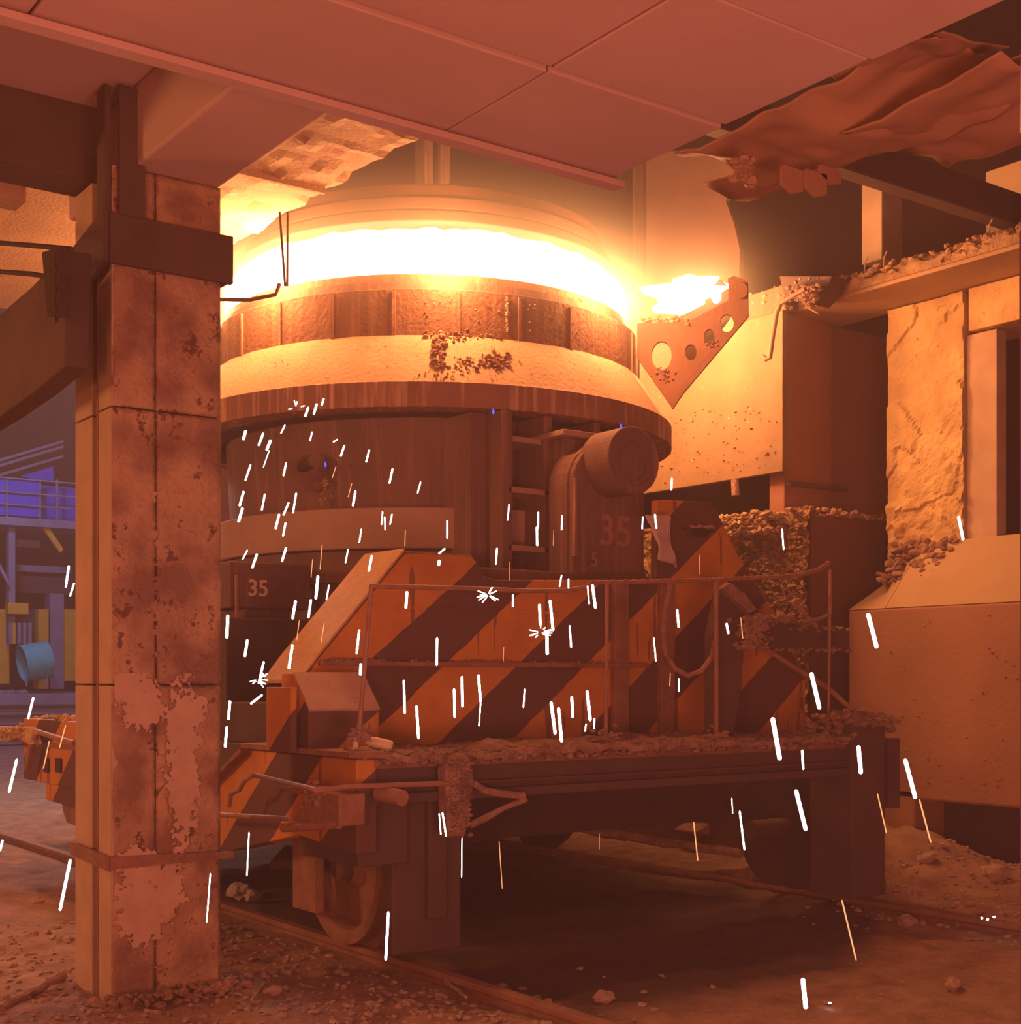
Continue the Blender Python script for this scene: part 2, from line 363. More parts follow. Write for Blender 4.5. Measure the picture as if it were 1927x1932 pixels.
beam('lit concrete beam in the upper left behind the shaded one', -3.5, 2.4, 8.0, 8.2, 4.32, 4.85, m='conc')
beam('rough concrete haunch behind the upper left pipes', 1.75, 2.2, 8.2, 12, 4.35, 4.85, m='rough')
beam('far lit concrete beam at the left edge under the ceiling', -3.5, 2.4, 11.3, 11.7, 4.3, 4.85, m='conc')

# ================================================================ FOREGROUND COLUMN
X0, X1, Y0, Y1 = 2.39, 2.965, 6.62, 7.19
col = thing('concrete_column', 'square weathered concrete column with dark steel collar in the left foreground', 'column', (2.68, 6.9, 0))
MB().box(X0 + .05, X1 - .02, Y0 + .02, Y1 - .02, -.05, 4.13).obj('core', 'darker', col)
zc = lambda y: 1.6 + (HY - y) * 6.85 / F
zs = [-.05, zc(1292), zc(772), 4.13]
for i, (a, b) in enumerate(zip(zs, zs[1:])):
    g = .004
    for k, (xa, xb) in enumerate(((X0, X0 + .225), (X0 + .229, X1))):
        dd = -.006 * (i == 1) + random.uniform(0, .004)
        n = max(8, int((b - a) * 45))
        mm = MB()
        nu = int((xb - xa) * 45)
        gr = grid((xa, Y0 + dd, a + g), (xb - xa, 0, 0), (0, 0, b - a - 2 * g), nu, n, lambda u, v, p: (0, .007 * fbm(p, 9) - .004, .0) if (0 < u < 1 and 0 < v < 1) else (0, .004, 0))
        fo = gr.obj('face_slab', 'column', col, smooth=True)
        s = fo.modifiers.new('s', 'SOLIDIFY'); s.thickness = .05; s.offset = -1 if True else 1
    MB().box(X0, X0 + .06, Y0 + .004, Y0 + .20, a + g, b - g).obj('side_slab', 'smoothside', col, bevel=.006)
    MB().box(X0 + .01, X0 + .06, Y0 + .31, Y1, a + g, b - g).obj('side_slab', 'smoothside', col, bevel=.006)
    MB().box(X1 - .03, X1, Y0 + .01, Y1, a + g, b - g).obj('side_slab', 'column', col, bevel=.006)
MB().box(X0 - .004, X0 + .02, Y0 + .185, Y0 + .205, 0, zc(520)).obj('corner_strip', 'rust', col)
# peeled plaster on the front face
def keep(u, v):
    z = zc(1890) + v * (zc(1270) - zc(1890)); py = HY - (z - 1.6) * F / 6.85; px = 215 + u * 195
    p = Vector((px * .012, py * .012, 0)); n = .55 * fbm(p, 1.3, 2) + .5 * fbm(p, 3.5, 7)
    s = -1
    def blob(x, y, rx, ry): return 1 - math.hypot((px - x) / rx, (py - y) / ry)
    s = max(blob(340, 1450, 34, 190), blob(262, 1330, 46, 62), blob(275, 1700, 75, 100), blob(235, 1300, 40, 40), blob(345, 1345, 40, 45), blob(255, 1625, 60, 26))
    n += .5 * nz(p, 9, 3) + .3 * nz(p, 20, 5); return s + .5 * n > .12
pg = grid((X0 + .012, Y0 - .008, zc(1890)), (X1 - X0 - .03, 0, 0), (0, 0, zc(1270) - zc(1890)), 90, 230, lambda u, v, p: (0, -.003 * nz(p, 20), 0), keep)
po = pg.obj('plaster_layer', 'plaster', col, label='pale plaster left on the column where the rest has peeled off')
s = po.modifiers.new('s', 'SOLIDIFY'); s.thickness = .012; s.offset = 1
def keep2(u, v):
    p = Vector((u * 1.3, v * 5, 0)); return .3 * fbm(p, 3, 11) + .3 * fbm(p, 7, 4) > .05 + .25 * abs(v - .35)
pg = grid((X0 + .012, Y0 - .006, zc(1290)), (X1 - X0 - .03, 0, 0), (0, 0, zc(800) - zc(1290)), 70, 190, lambda u, v, p: (0, -.003 * nz(p, 20), 0), keep2)
po = pg.obj('plaster_layer', 'column', col); s = po.modifiers.new('s', 'SOLIDIFY'); s.thickness = .007; s.offset = 1
# steel collar, flap, stub, strap
z0, z1 = 1.6 + (HY - 505) * 6.8 / F, 1.6 + (HY - 408) * 6.8 / F
MB().box(X0 - .028, X1 + .045, Y0 - .055, Y0 - .02, z0, z1 - .01).obj('collar_plate', 'dark', col, bevel=.004, label='dark steel collar plate round the column')
MB().prism([(X0 - .03, Y0 - .05, z0), (X0 - .03, Y0 - .05, z1), (X0 - .03, Y1 + .1, z1 - .12), (X0 - .03, Y1 + .1, z0 - .16)], (-.03, 0, 0)).obj('collar_plate', 'dark', col, bevel=.004)
MB().box(X1 + .005, X1 + .035, Y0 - .015, Y1, z0 + .005, z1 - .02).obj('collar_plate', 'dark', col, bevel=.004)
MB().box(X0 + .02, X0 + .15, Y0 - .055, Y0 - .03, z1 - .02, 4.5).box(X0 - .04, X0 - .01, Y0 - .02, Y0 + .1, z1 - .1, 4.5).obj('channel_post', 'dark', col, bevel=.004, label='dark steel channel rising from the collar')
zb = zc(1622)
MB().prism([(X0 - .01, Y0 - .012, zb + .03), (X0 - .01, Y0 - .012, zb - .035), (X1 + .05, Y0 - .03, zb - .022), (X1 + .05, Y0 - .03, zb + .012)], (0, -.012, 0)).obj('strap', 'rust', col, label='rusty flat strap across the column sticking out at the right')
MB().prism([(X0 - .008, Y0, zb + .03), (X0 - .008, Y0, zb - .045), (X0 - .008, Y1, zb - .02), (X0 - .008, Y1, zb + .05)], (-.01, 0, 0)).obj('strap', 'rust', col)
crust(160, lambda: Vector((random.uniform(X0 - .12, X1 + .12), random.uniform(Y0 - .14, Y0 + .02), random.uniform(-.02, .05))), .01, .035).obj('dirt_heap', 'ground', col, kind='stuff')

# things at the left top
def on_x(px, py, X=1.95): return ox(px, py, X)
t = thing('steel_duct', 'dark steel chute hanging at the left edge beside the column', 'duct', ox(60, 700, 2.1))
pts = [ox(-120, 640, 2.1), ox(0, 592, 2.1), ox(60, 540, 2.1), ox(125, 470, 2.1), ox(122, 690, 2.1), ox(60, 742, 2.1), ox(0, 785, 2.1), ox(-120, 860, 2.1)]
MB().prism(pts, (.12, 0, 0)).obj('chute_body', 'dark', t, bevel=.01)
MB().prism([ox(100, 480, 2.0), ox(133, 470, 2.0), ox(133, 600, 2.0), ox(110, 600, 2.0)], (-.05, 0, 0)).obj('end_plate', 'darker', t)
for y, l in ((462, 'upper thin dark pipe crossing in front of the upper left beams'), (516, 'lower thin dark pipe crossing at the left edge')):
    o = MB().tube([ox(-60, y - 8, 2.0), ox(60, y + 1, 2.0), ox(135, y + 8 if y < 500 else y + 14, 2.0)], .012, 8).obj('pipe', 'darker'); tag(o, l, 'pipe', 'thin pipes at the upper left')
t = thing('hanging_chain', 'short dark chain hanging beside the column collar', 'chain', ox(106, 470, 1.95))
for k in range(7):
    p = ox(106, 475 + k * 19, 1.95); q = ox(106 + (3 if k % 2 else 1), 493 + k * 19, 1.95)
    MB().tube([p + Vector((0, .012, 0)), q + Vector((0, .012, 0)), q - Vector((0, .012, 0)), p - Vector((0, .012, 0)), p + Vector((0, .012, 0))], .004, 6).obj('chain_link', 'darker', t)

# ================================================================ LADLE
ld = thing('steel_ladle', 'huge steel ladle with flared collar brimming with fire on the transfer car', 'ladle', (LX, LY, 1.2))
T = Matrix.Translation((LX, LY, 0))
def rg(prof, name, m, n=96, label=None, smooth=False, close=True, par=None, bevel=0):
    return MB().lathe(prof, n, close).xf(T).obj(name, m, par or ld, smooth=smooth, label=label, bevel=bevel)
def ring(r0, r1, z0, z1): return [(r0, z0), (r1, z0), (r1, z1), (r0, z1)]
o = MB().lathe([(0, 1.25), (1.45, 1.25), (1.52, 1.4), (1.64, 3.6), (1.66, 4.4), (1.5, 4.4), (1.45, 4.3), (0, 4.3)], 96).xf(T).obj('shell', 'shell', ld)
rg(ring(1.5, 1.73, 2.51, 2.80), 'stiffening_band', 'band', bevel=.01, label='paler steel band round the lower ladle')
rg(ring(1.5, 1.69, 2.28, 2.50), 'stiffening_band', 'shell')
N12 = 36
rg([(1.80, 3.45), (2.0, 3.45), (2.0, 3.62), (1.98, 3.63), (1.8, 3.63)], 'skirt_ring', 'skirt', label='lower rim of the flared collar with pale runs')
rg([(1.70, 3.60), (1.99, 3.625), (1.74, 4.0), (1.70, 4.0)], 'sloped_collar', 'cone', N12, label='bright dusty sloped collar plates')
rg(ring(1.66, 1.73, 3.98, 4.33), 'rim_band', 'rimband', bevel=.008)
rg(ring(1.56, 1.64, 4.32, 4.46), 'inner_rim', 'rimband', bevel=.008)
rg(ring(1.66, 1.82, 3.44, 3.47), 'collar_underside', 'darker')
for k in range(24):   # weld seams and vertical lugs on the collar
    a = 2 * math.pi * k / 24 + .08
    mm = MB().box(1.725, 1.742, -.012, .012, 4.0, 4.31)
    mm.xf(T @ Matrix.Rotation(a, 4, 'Z')).obj('vertical_weld', 'skirt', ld)
# slag spills on the cone
def cone_pt(px, py):
    r = ray(px, py); best = None
    for s in range(455, 600):
        p = EYE + r * (s / 50); rr = math.hypot(p.x - LX, p.y - LY); z = p.z
        R = 1.74 + (4.0 - z) / .375 * .25 if 3.625 < z < 4 else (1.73 if z >= 4 else 2.0)
        if rr < R + .012: return p
    return EYE + r * 9.6
def spill(cx, cy, sx, sy, n, r): return crust(n, lambda: cone_pt(random.gauss(cx, sx), random.gauss(cy, sy)), r * .4, r, .6)
m = crust(70, lambda: cone_pt(random.gauss(829, 7), random.uniform(626, 695)), .01, .028)
for q in range(90): m.rock(cone_pt(random.uniform(800, 945), random.gauss(633, 4)), random.uniform(.005, .014))
for q in range(60): m.rock(cone_pt(random.gauss(936, 14), random.gauss(680, 8)), random.uniform(.008, .02))
for q in range(40): m.rock(cone_pt(random.gauss(878, 12), random.gauss(685, 6)), random.uniform(.004, .012))
for q in range(30): m.rock(cone_pt(random.gauss(835, 25), random.gauss(708, 6)), random.uniform(.004, .01))
for q in range(120): m.rock(cone_pt(random.uniform(425, 1250), random.uniform(640, 715)), random.uniform(.002, .006))
m.obj('slag_spill', 'slag', ld, kind='stuff', label='dark slag spilled down the sloped collar')
m = crust(170, lambda: cone_pt(random.uniform(955, 959) if random.random() < .5 else random.uniform(800, 1100), random.uniform(560, 628)), .003, .009)
m.obj('slag_fleck', 'cone', ld, kind='stuff')
# trunnion box facing -Y
yb = 8.0
for xa, xb in ((5.50, 5.58), (6.55, 6.68), (5.86, 5.93), (6.30, 6.37)):
    MB().box(xa, xb, 7.66, 8.6, 2.33, 3.44).obj('gusset_plate', 'shell', ld, bevel=.006)
for z, y0 in ((3.26, 7.7), (2.90, 7.66), (2.50, 7.66)):
    MB().box(5.55, 5.95, y0, 8.3, z - .02, z + .02).obj('rib', 'band', ld, bevel=.004)
MB().box(5.84, 6.55, 7.42, 8.3, 3.27, 3.31).obj('rib', 'band', ld, bevel=.006)
MB().box(5.9, 6.5, 7.5, 8.3, 2.3, 3.27).obj('trunnion_box', 'shell', ld, bevel=.01)
MB().box(5.36, 5.5, 7.85, 8.3, 2.3, 3.44).obj('gusset_plate', 'shell', ld, bevel=.006)
MB().box(4.75, 5.95, 7.75, 8.2, 2.26, 2.34).obj('rib', 'shell', ld, bevel=.006)
def ydisc(r, ya, yb, prof=None, n=48):
    m = MB().lathe(prof or [(0, 0), (r, 0), (r, 1), (0, 1)], n)
    m.xf(Matrix.Translation((6.13, ya, 3.07)) @ Matrix.Rotation(-math.pi / 2, 4, 'X') @ Matrix.Diagonal((1, 1, yb - ya, 1))); return m
tr = ydisc(.228, 7.02, 7.32, [(0, .12), (.13, .12), (.135, .06), (.165, .06), (.17, .02), (.215, .02), (.222, 0), (.228, .02), (.228, 1), (0, 1)]).obj('trunnion', 'shell', ld, label='round trunnion pin with recessed face')
o = ydisc(.17, 7.3, 7.6).obj('trunnion_neck', 'skirt', ld)
ydisc(.10, 7.045, 7.07).obj('centre_disc', 'shell', tr)
# hanger plate with rounded top
pts = []
for k in range(13):
    a = math.pi * k / 12; pts.append((6.13 + .32 * math.cos(a), 7.28, 2.92 + .30 * math.sin(a)))
pts += [(5.81, 7.28, 2.3), (6.45, 7.28, 2.3)]
MB().prism(pts, (0, .06, 0)).obj('hanger_plate', 'shell', ld, bevel=.008, label='upright plate under the trunnion with a faded number 35')
MB().prism([(x + (.012 if i < 7 else -.012), 7.33, z) for i, (x, y, z) in enumerate(pts)], (0, .2, 0)).obj('hanger_plate', 'shell', ld, bevel=.006)
MB().box(5.795, 5.825, 7.24, 7.29, 2.42, 2.95).obj('edge_bar', 'skirt', ld, bevel=.004)
MB().box(5.0, 6.46, 7.22, 7.7, 2.22, 2.31).obj('foot_plate', 'shell', ld, bevel=.01)
RX = Matrix.Rotation(math.pi / 2, 4, 'X')
text_mesh('35', .30, 'paintf', ld, 'painted_number', Matrix.Translation(oy(1161, 1005, 7.275)) @ RX, lbl='faded number 35 on the hanger plate')
text_mesh('5', .13, 'paintf', ld, 'painted_number', Matrix.Translation(oy(1122, 1057, 7.215)) @ RX)
# left lug with 35
a, b = oy(435, 1058, 8.5), oy(560, 1150, 8.5)
MB().box(a.x, b.x + .1, 8.5, 9.0, b.z, a.z).obj('lug_box', 'shell', ld, bevel=.01, label='small box lug with number 35')
MB().box(a.x + .1, a.x + .45, 8.52, 8.8, b.z - .12, b.z).obj('lug_box', 'shell', ld, bevel=.01)
text_mesh('35', .155, 'paint', ld, 'painted_number', Matrix.Translation(oy(487, 1111, 8.495)) @ RX, lbl='pale number 35 on the lug')
# round hole ring on the shell
# round socket and ochre run on the shell
c_ = od(583, 884, 9.86); out_ = (c_ - Vector((LX, LY, c_.z))).normalized()
c_ = Vector((LX, LY, c_.z)) + out_ * 1.64
mq = Matrix.Translation(c_) @ (out_ + Vector((0, 0, .9))).to_track_quat('Z', 'Y').to_matrix().to_4x4()
MB().lathe([(.085, -.1), (.125, -.1), (.125, .06), (.10, .06), (.095, -.02), (0, -.03), (0, -.1)], 32).xf(mq).obj('round_socket', 'shell', ld, label='round socket on the left of the ladle shell')
crust(60, lambda: (lambda q: Vector((LX, LY, q.z)) + (q - Vector((LX, LY, q.z))).normalized() * 1.655)(od(random.gauss(617, 5), random.uniform(885, 955), 9.9)), .006, .016).obj('slag_run', 'slagl', ld, kind='stuff')
# perforated bracket to the right of the rim: radial plate
dA = Vector((LX, LY, 0)); rt = Vector((CT, -ST, 0)); fw = Vector((ST, CT, 0))
dirv = (rt * 1.0 - fw * .18).normalized(); nrm = Vector((dirv.y, -dirv.x, 0))  # towards camera
def obk(px, py, off=0):
    r = ray(px, py); n = nrm; P = dA + n * off
    return EYE + r * ((P - EYE).dot(n) / r.dot(n))
def holed_plate(outline, holes, off, th, name, m, par):
    """plate with real round holes: built as a 2-D curve and turned into mesh"""
    o0 = obk(*outline[0], off); cu = bpy.data.curves.new('c', 'CURVE'); cu.dimensions = '2D'; cu.fill_mode = 'BOTH'; cu.extrude = th / 2
    def add(poly):
        sp = cu.splines.new('POLY'); sp.points.add(len(poly) - 1)
        for i, (x, y) in enumerate(poly): sp.points[i].co = (x, y, 0, 1)
        sp.use_cyclic_u = True
    def to2(px, py): d = obk(px, py, off) - o0; return (d.dot(dirv), d.z)
    add([to2(*p) for p in outline])
    for (x, y, rx, ry) in holes:
        add([to2(x + rx * math.cos(k * math.pi / 12), y + ry * math.sin(k * math.pi / 12)) for k in range(24)])
    t = bpy.data.objects.new('c', cu); C.objects.link(t)
    me = bpy.data.meshes.new_from_object(t.evaluated_get(bpy.context.evaluated_depsgraph_get())); bpy.data.objects.remove(t)
    R = Matrix((( dirv.x, 0, nrm.x, o0.x), (dirv.y, 0, nrm.y, o0.y), (0, 1, 0, o0.z), (0, 0, 0, 1)))
    me.transform(R); me.materials.clear(); me.materials.append(M[m])
    o = bpy.data.objects.new(name, me); C.objects.link(o); o.parent = par; o.matrix_parent_inverse = Matrix.Translation(-world_loc(par)); return o
brk = holed_plate([(1203, 612), (1300, 608), (1375, 568), (1374, 527), (1385, 522), (1412, 532), (1414, 596), (1290, 742), (1270, 772), (1203, 676)],
    [(1249, 672, 19, 27), (1304, 666, 11, 15), (1339, 637, 10, 15), (1372, 611, 13, 17)], .10, .05, 'lifting_bracket', 'bracket', ld)
brk['label'] = 'brown bracket plate with a row of round holes'
b2 = holed_plate([(1280, 600), (1330, 575), (1332, 540), (1360, 528), (1378, 545), (1378, 600), (1290, 720), (1270, 740)], [(1352, 560, 10, 14)], -.12, .04, 'lifting_bracket', 'bracket', ld)
p = obk(1396, 548, .17); q = obk(1396, 548, -.2)
MB().tube([p, q], .062, 24).obj('bracket_pin', 'bracket', ld)
crust(60, lambda: obk(random.uniform(1208, 1300), random.gauss(606, 5), random.uniform(0, .14)), .008, .022).obj('slag_crumb', 'slagl', ld, kind='stuff')
crust(26, lambda: obk(random.gauss(1254, 7), random.uniform(692, 722), .13), .005, .013).obj('slag_crumb', 'slag', ld, kind='stuff')
crust(22, lambda: obk(random.gauss(1340, 7), random.uniform(640, 655), .13), .005, .013).obj('slag_crumb', 'slag', ld, kind='stuff')

# hood over the ladle
hd = thing('extraction_hood', 'glowing round hood hanging over the burning ladle mouth', 'hood', (LX, LY, 4.86))
for r, za, zb_ in ((1.56, 4.86, 4.95), (1.52, 4.96, 5.06), (1.47, 5.07, 5.17)):
    rg([(r - .2, za), (r, za), (r - .03, zb_), (r - .2, zb_)], 'hood_ring', 'smoky', par=hd, bevel=.01)
# fire ring
o = MB().lathe([(1.40, 4.42), (1.60, 4.44), (1.64, 4.6), (1.62, 4.72), (1.52, 4.82), (1.40, 4.8)], 128, True)
for v in o.b.verts:
    v.co += Vector((v.co.x, v.co.y, 0)).normalized() * .03 * fbm(v.co, 4) + Vector((0, 0, (.03 if v.co.z > 4.6 else .02) * fbm(v.co, 6, 3)))
fr = o.xf(T).obj('fire_ring', 'fire', smooth=True); tag(fr, 'white hot ring of flame between ladle rim and hood', 'fire')
def glow_mat():
    m = bpy.data.materials.new('burning_gas'); m.use_nodes = True; N = m.node_tree.nodes; L = m.node_tree.links; N.clear()
    out = N.new('ShaderNodeOutputMaterial'); pv = N.new('ShaderNodeEmission'); L.new(pv.outputs[0], out.inputs['Volume'])
    tc = N.new('ShaderNodeTexCoord'); sp = N.new('ShaderNodeSeparateXYZ'); L.new(tc.outputs['Object'], sp.inputs[0])
    def mt(op, a, b=0):
        n = N.new('ShaderNodeMath'); n.operation = op
        for i, v in enumerate((a, b)):
            if isinstance(v, (int, float)): n.inputs[i].default_value = v
            else: L.new(v, n.inputs[i])
        return n.outputs[0]
    rr = mt('SQRT', mt('ADD', mt('POWER', mt('ABSOLUTE', sp.outputs[0]), 2), mt('POWER', mt('ABSOLUTE', sp.outputs[1]), 2)))
    dr = mt('SUBTRACT', rr, 1.62); dz = mt('MULTIPLY', sp.outputs[2], .95)
    d = mt('SQRT', mt('ADD', mt('MULTIPLY', dr, dr), mt('MULTIPLY', dz, dz)))
    e = mt('ADD', mt('MULTIPLY', mt('POWER', 2.718, mt('MULTIPLY', d, -8.5)), 5.0), mt('MULTIPLY', mt('POWER', 2.718, mt('MULTIPLY', d, -3.6)), .55))
    edge = mt('MAXIMUM', mt('SUBTRACT', 1.0, mt('DIVIDE', d, 1.05)), 0)
    L.new(mt('MULTIPLY', mt('MULTIPLY', e, edge), 2.2), pv.inputs['Strength']); pv.inputs['Color'].default_value = (1, .36, .11, 1)
    return m
gl = MB().lathe([(.2, -1.0), (2.75, -1.0), (2.75, 1.15), (.2, 1.15)], 64, True).obj('flame_haze', glow_mat()); gl.location = (LX, LY, 4.66)
tag(gl, 'orange haze of burning gas round the ladle mouth', 'flame', kind='stuff')

# tongue of flame reaching over the bracket
m = MB().rock((0, 0, 0), 1, 1, 3)
for v in m.b.verts: v.co = Vector((v.co.x * .30, v.co.y * .16, v.co.z * .11)) * (1 + .5 * fbm(v.co, 1.6, 4))
m.xf(Matrix.Translation(od(1305, 556, 11.15)) @ Matrix.Rotation(-TH, 4, 'Z') @ Matrix.Rotation(-.12, 4, 'Y'))
o = m.obj('flame_tongue', 'fire', smooth=True); tag(o, 'white tongue of flame spilling right over the ladle rim towards the bracket', 'fire')
mm = glow_mat(); mm.name = 'burning_gas_small'
for n in mm.node_tree.nodes:
    if n.type == 'MATH' and n.operation == 'SUBTRACT' and abs(n.inputs[1].default_value - 1.62) < .01: n.inputs[1].default_value = .12
gl2 = MB().lathe([(0, -.8), (.9, -.5), (.95, .5), (0, .8)], 32).obj('flame_haze', mm); gl2.location = od(1315, 560, 11.2)
tag(gl2, 'orange haze of burning gas around the bracket', 'flame', kind='stuff')

# little blue flames
for k, (px, py) in enumerate([(931, 777), (1172, 805), (614, 877)]):
    p = cone_pt(px, py) if k == 0 else (oy(px, py, 7.3) if k == 1 else cone_pt(px, py))
    p = oy(px, py, [7.6, 7.25, 8.05][k]) if k < 2 else od(px, py, 9.75)
    o = MB().lathe([(0, -.018), (.010, -.006), (.007, .01), (0, .026)], 8).obj('blue_flame', 'blueflame'); o.location = p
    tag(o, ['tiny blue flame left of the trunnion under the skirt', 'tiny blue flame on top of the trunnion', 'tiny blue flame on the left side of the ladle shell'][k], 'flame', 'tiny blue flames')
# scrap cloth
g = grid(oy(1218, 972, 6.86), oy(1256, 975, 6.86) - oy(1218, 972, 6.86), oy(1246, 1055, 6.84) - oy(1218, 972, 6.86), 14, 18, lambda a, b, p: (.03 * math.sin(a * 9 + b * 3), .06 * nz(p, 8), -.05 * a * b + .02 * nz(p, 15)))
o = g.obj('cloth_scrap', 'cloth', smooth=True); s = o.modifiers.new('s', 'SOLIDIFY'); s.thickness = .006
tag(o, 'torn pale sheet hanging beside the trunnion plate', 'sheet')

# ================================================================ TRANSFER CAR
car = thing('ladle_car', 'striped rail car carrying the ladle, with slag-strewn end platform', 'rail car', (5.6, 8.9, 0))
MB().box(3.53, 7.45, 6.18, 6.9, 1.13, 1.195).obj('deck', 'rust', car, bevel=.005)
MB().box(3.52, 7.45, 6.19, 6.3, .97, 1.17).obj('end_beam', 'dark', car, bevel=.006, label='dark end beam under the platform edge')
MB().box(3.52, 7.45, 6.14, 6.32, .95, 1.0).obj('beam_flange', 'dark', car, bevel=.006)
MB().box(3.55, 7.4, 6.15, 6.2, 1.03, 1.045).obj('beam_flange', 'dark', car)
# deck litter
def dk(): 
    x = random.uniform(3.55, 7.4); y = 6.17 + abs(random.gauss(0, .3)); y = min(y, 6.85)
    return Vector((x, y, 1.2 + .01 * random.random()))
crust(1500, dk, .008, .03, .6).obj('slag_litter', 'slag', car, kind='stuff')
g = grid((3.52, 6.13, 1.2), (3.9, 0, 0), (0, .78, 0), 160, 30, lambda a, b, p: (0, .03 * fbm(p, 5) * (b < .1), .05 * max(0, fbm(p, 2.2) + .35) * (.15 < b or .4) + .02 * fbm(p, 11)))
o = g.obj('slag_layer', 'slag', car, smooth=False); s = o.modifiers.new('s', 'SOLIDIFY'); s.thickness = .03; s.offset = -1
# fringe hanging over the edge
crust(260, lambda: Vector((random.uniform(3.6, 7.4), 6.15, 1.17 + random.uniform(-.02, .03))), .01, .03).obj('slag_fringe', 'slag', car, kind='stuff')
# bulkhead
YB = 6.95
f = lambda px, py: oy(px, py, YB)
out = [f(567, 1400), f(567, 1292), f(602, 1243), f(765, 1043), f(888, 1047), f(902, 1062), f(912, 1086), f(940, 1094), f(1222, 1094), f(1238, 1090), f(1240, 943), f(1342, 947), f(1356, 970), f(1392, 1045), f(1470, 1170), f(1520, 1290), f(1520, 1400)]
zmin = min(p.z for p in out)
for p in (out[0], out[-1]): p.z = 1.2
bh = MB().prism(out, (0, .06, 0)).obj('bulkhead', 'stripe', car, bevel=.008, label='end bulkhead painted in orange and dark diagonal stripes')
# dusty sloping cap
cap = [f(567, 1292), f(602, 1243), f(765, 1043)]
for a, b in zip(cap, cap[1:]):
    MB().prism([a + Vector((-.01, -.01, .006)), a + Vector((-.01, .46, .006)), b + Vector((-.01, .46, .006)), b + Vector((-.01, -.01, .006))], (0, 0, .022)).obj('sloping_flange', 'tan', car, bevel=.004)
MB().box(f(765, 1043).x, f(888, 1043).x, YB - .01, YB + .46, f(765, 1043).z, f(765, 1043).z + .012).obj('top_flange', 'slag', car)
ze = f(800, 1253).z
MB().box(f(600, 1253).x, f(1215, 1253).x, YB - .06, YB, ze - .015, ze + .015).obj('ledge', 'rust', car, bevel=.004)
crust(200, lambda: Vector((random.uniform(f(600, 1253).x, f(1150, 1253).x) if random.random() < .5 else random.uniform(3.75, 4.1), YB - random.uniform(0, .06), ze + .018)), .006, .018).obj('slag_crumb', 'slag', car, kind='stuff')
ztop = f(800, 1148).z
MB().box(f(690, 1150).x, f(1215, 1150).x, YB - .012, YB, ztop - .01, ztop + .01).obj('seam', 'stripe', car)
for px in (1240, 1152):   # vertical stiffeners on the right half
    x = f(px, 1200).x
    MB().box(x, x + .12, YB - .05, YB, 1.2, f(px, 1100).z).obj('stiffener', 'rust', car, bevel=.005)
# the torn hole of the right post
crust(40, lambda: oy(random.gauss(1318, 14), random.gauss(1000, 7), YB - .01), .008, .022).obj('torn_patch', 'darker', car, kind='stuff')
o = grid(oy(1298, 990, YB - .02), oy(1345, 990, YB - .04) - oy(1298, 990, YB - .02), (0, -.03, -.03), 14, 4, lambda a, b, p: (0, -.02 * abs(nz(p, 20)), .02 * nz(p, 25))).obj('torn_lip', 'band', car)
# lug box with pale sloping top
g = lambda px, py: oy(px, py, 6.62)
A = [g(588, 1400), g(586, 1345), g(574, 1306), g(585, 1300)]
x0, x1 = g(583, 1350).x, g(716, 1350).x
zt, zm = g(640, 1280).z, g(640, 1338).z
MB().prism([(x0, 6.62, 1.2), (x0, 6.62, zm), (x0, 6.80, zt + .03), (x0, YB, zt + .03), (x0, YB, 1.2)], (x1 - x0, 0, 0)).obj('lug_box', 'stripe', car, bevel=.01)
MB().prism([(x0, 6.61, zm), (x0, 6.80, zt + .035), (x0, 6.80, zt + .02), (x0, 6.62, zm - .01)], (x1 - x0, 0, 0)).obj('lug_top', 'plaster', car)
MB().box(x0 - .09, x0 - .05, 6.66, YB, 1.2, zm + .12).obj('gusset_plate', 'stripe', car, bevel=.004)
# side frame
sf = [(6.155, 1.185), (7.41, 1.185), (7.85, .97), (11.2, .97), (11.2, .62), (7.7, .56), (6.8, .74), (6.155, .70)]
MB().prism([(3.5, y, z) for y, z in sf], (.12, 0, 0)).obj('side_frame', 'stripe', car, bevel=.008, label='striped side frame above the wheel')
MB().box(3.44, 3.64, 6.12, 7.41, 1.195, 1.225).obj('frame_flange', 'rust', car, bevel=.004)
MB().prism([(3.44, 7.41, 1.20), (3.44, 7.87, .98), (3.44, 7.87, .95), (3.44, 7.41, 1.17)], (.18, 0, 0)).obj('frame_flange', 'rust', car)
MB().box(3.62, 7.2, 7.4, 11.6, .75, 1.2).obj('chassis', 'dark', car, bevel=.01)
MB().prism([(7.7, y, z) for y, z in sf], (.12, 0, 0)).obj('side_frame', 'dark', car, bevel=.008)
# far end of the car, seen left of the column
MB().box(3.48, 7.4, 10.2, 11.72, .76, 1.27).obj('end_box', 'stripe', car, bevel=.01, label='far striped end of the car seen left of the column')
crust(260, lambda: Vector((random.uniform(3.5, 4.6), random.uniform(10.2, 11.7), 1.28)), .01, .035, .6).obj('slag_litter', 'slagl', car, kind='stuff')
MB().box(3.47, 3.52, 10.15, 11.75, 1.05, 1.09).obj('rubbing_strip', 'rust', car)
for px in (95, 118):
    p = ox(px, 1445, 3.5); MB().box(3.46, 3.5, p.y - .06, p.y + .06, p.z - .05, p.z + .06).obj('bracket', 'darker', car)
MB().tube([ox(40, 1376, 3.4), ox(70, 1380, 3.4), ox(140, 1402, 3.4)], .022, 8).obj('grab_rail', 'pipe', car)
MB().tube([ox(70, 1382, 3.38), ox(58, 1410, 3.38), ox(50, 1450, 3.38)], .025, 8).obj('grab_rail', 'pipe', car)
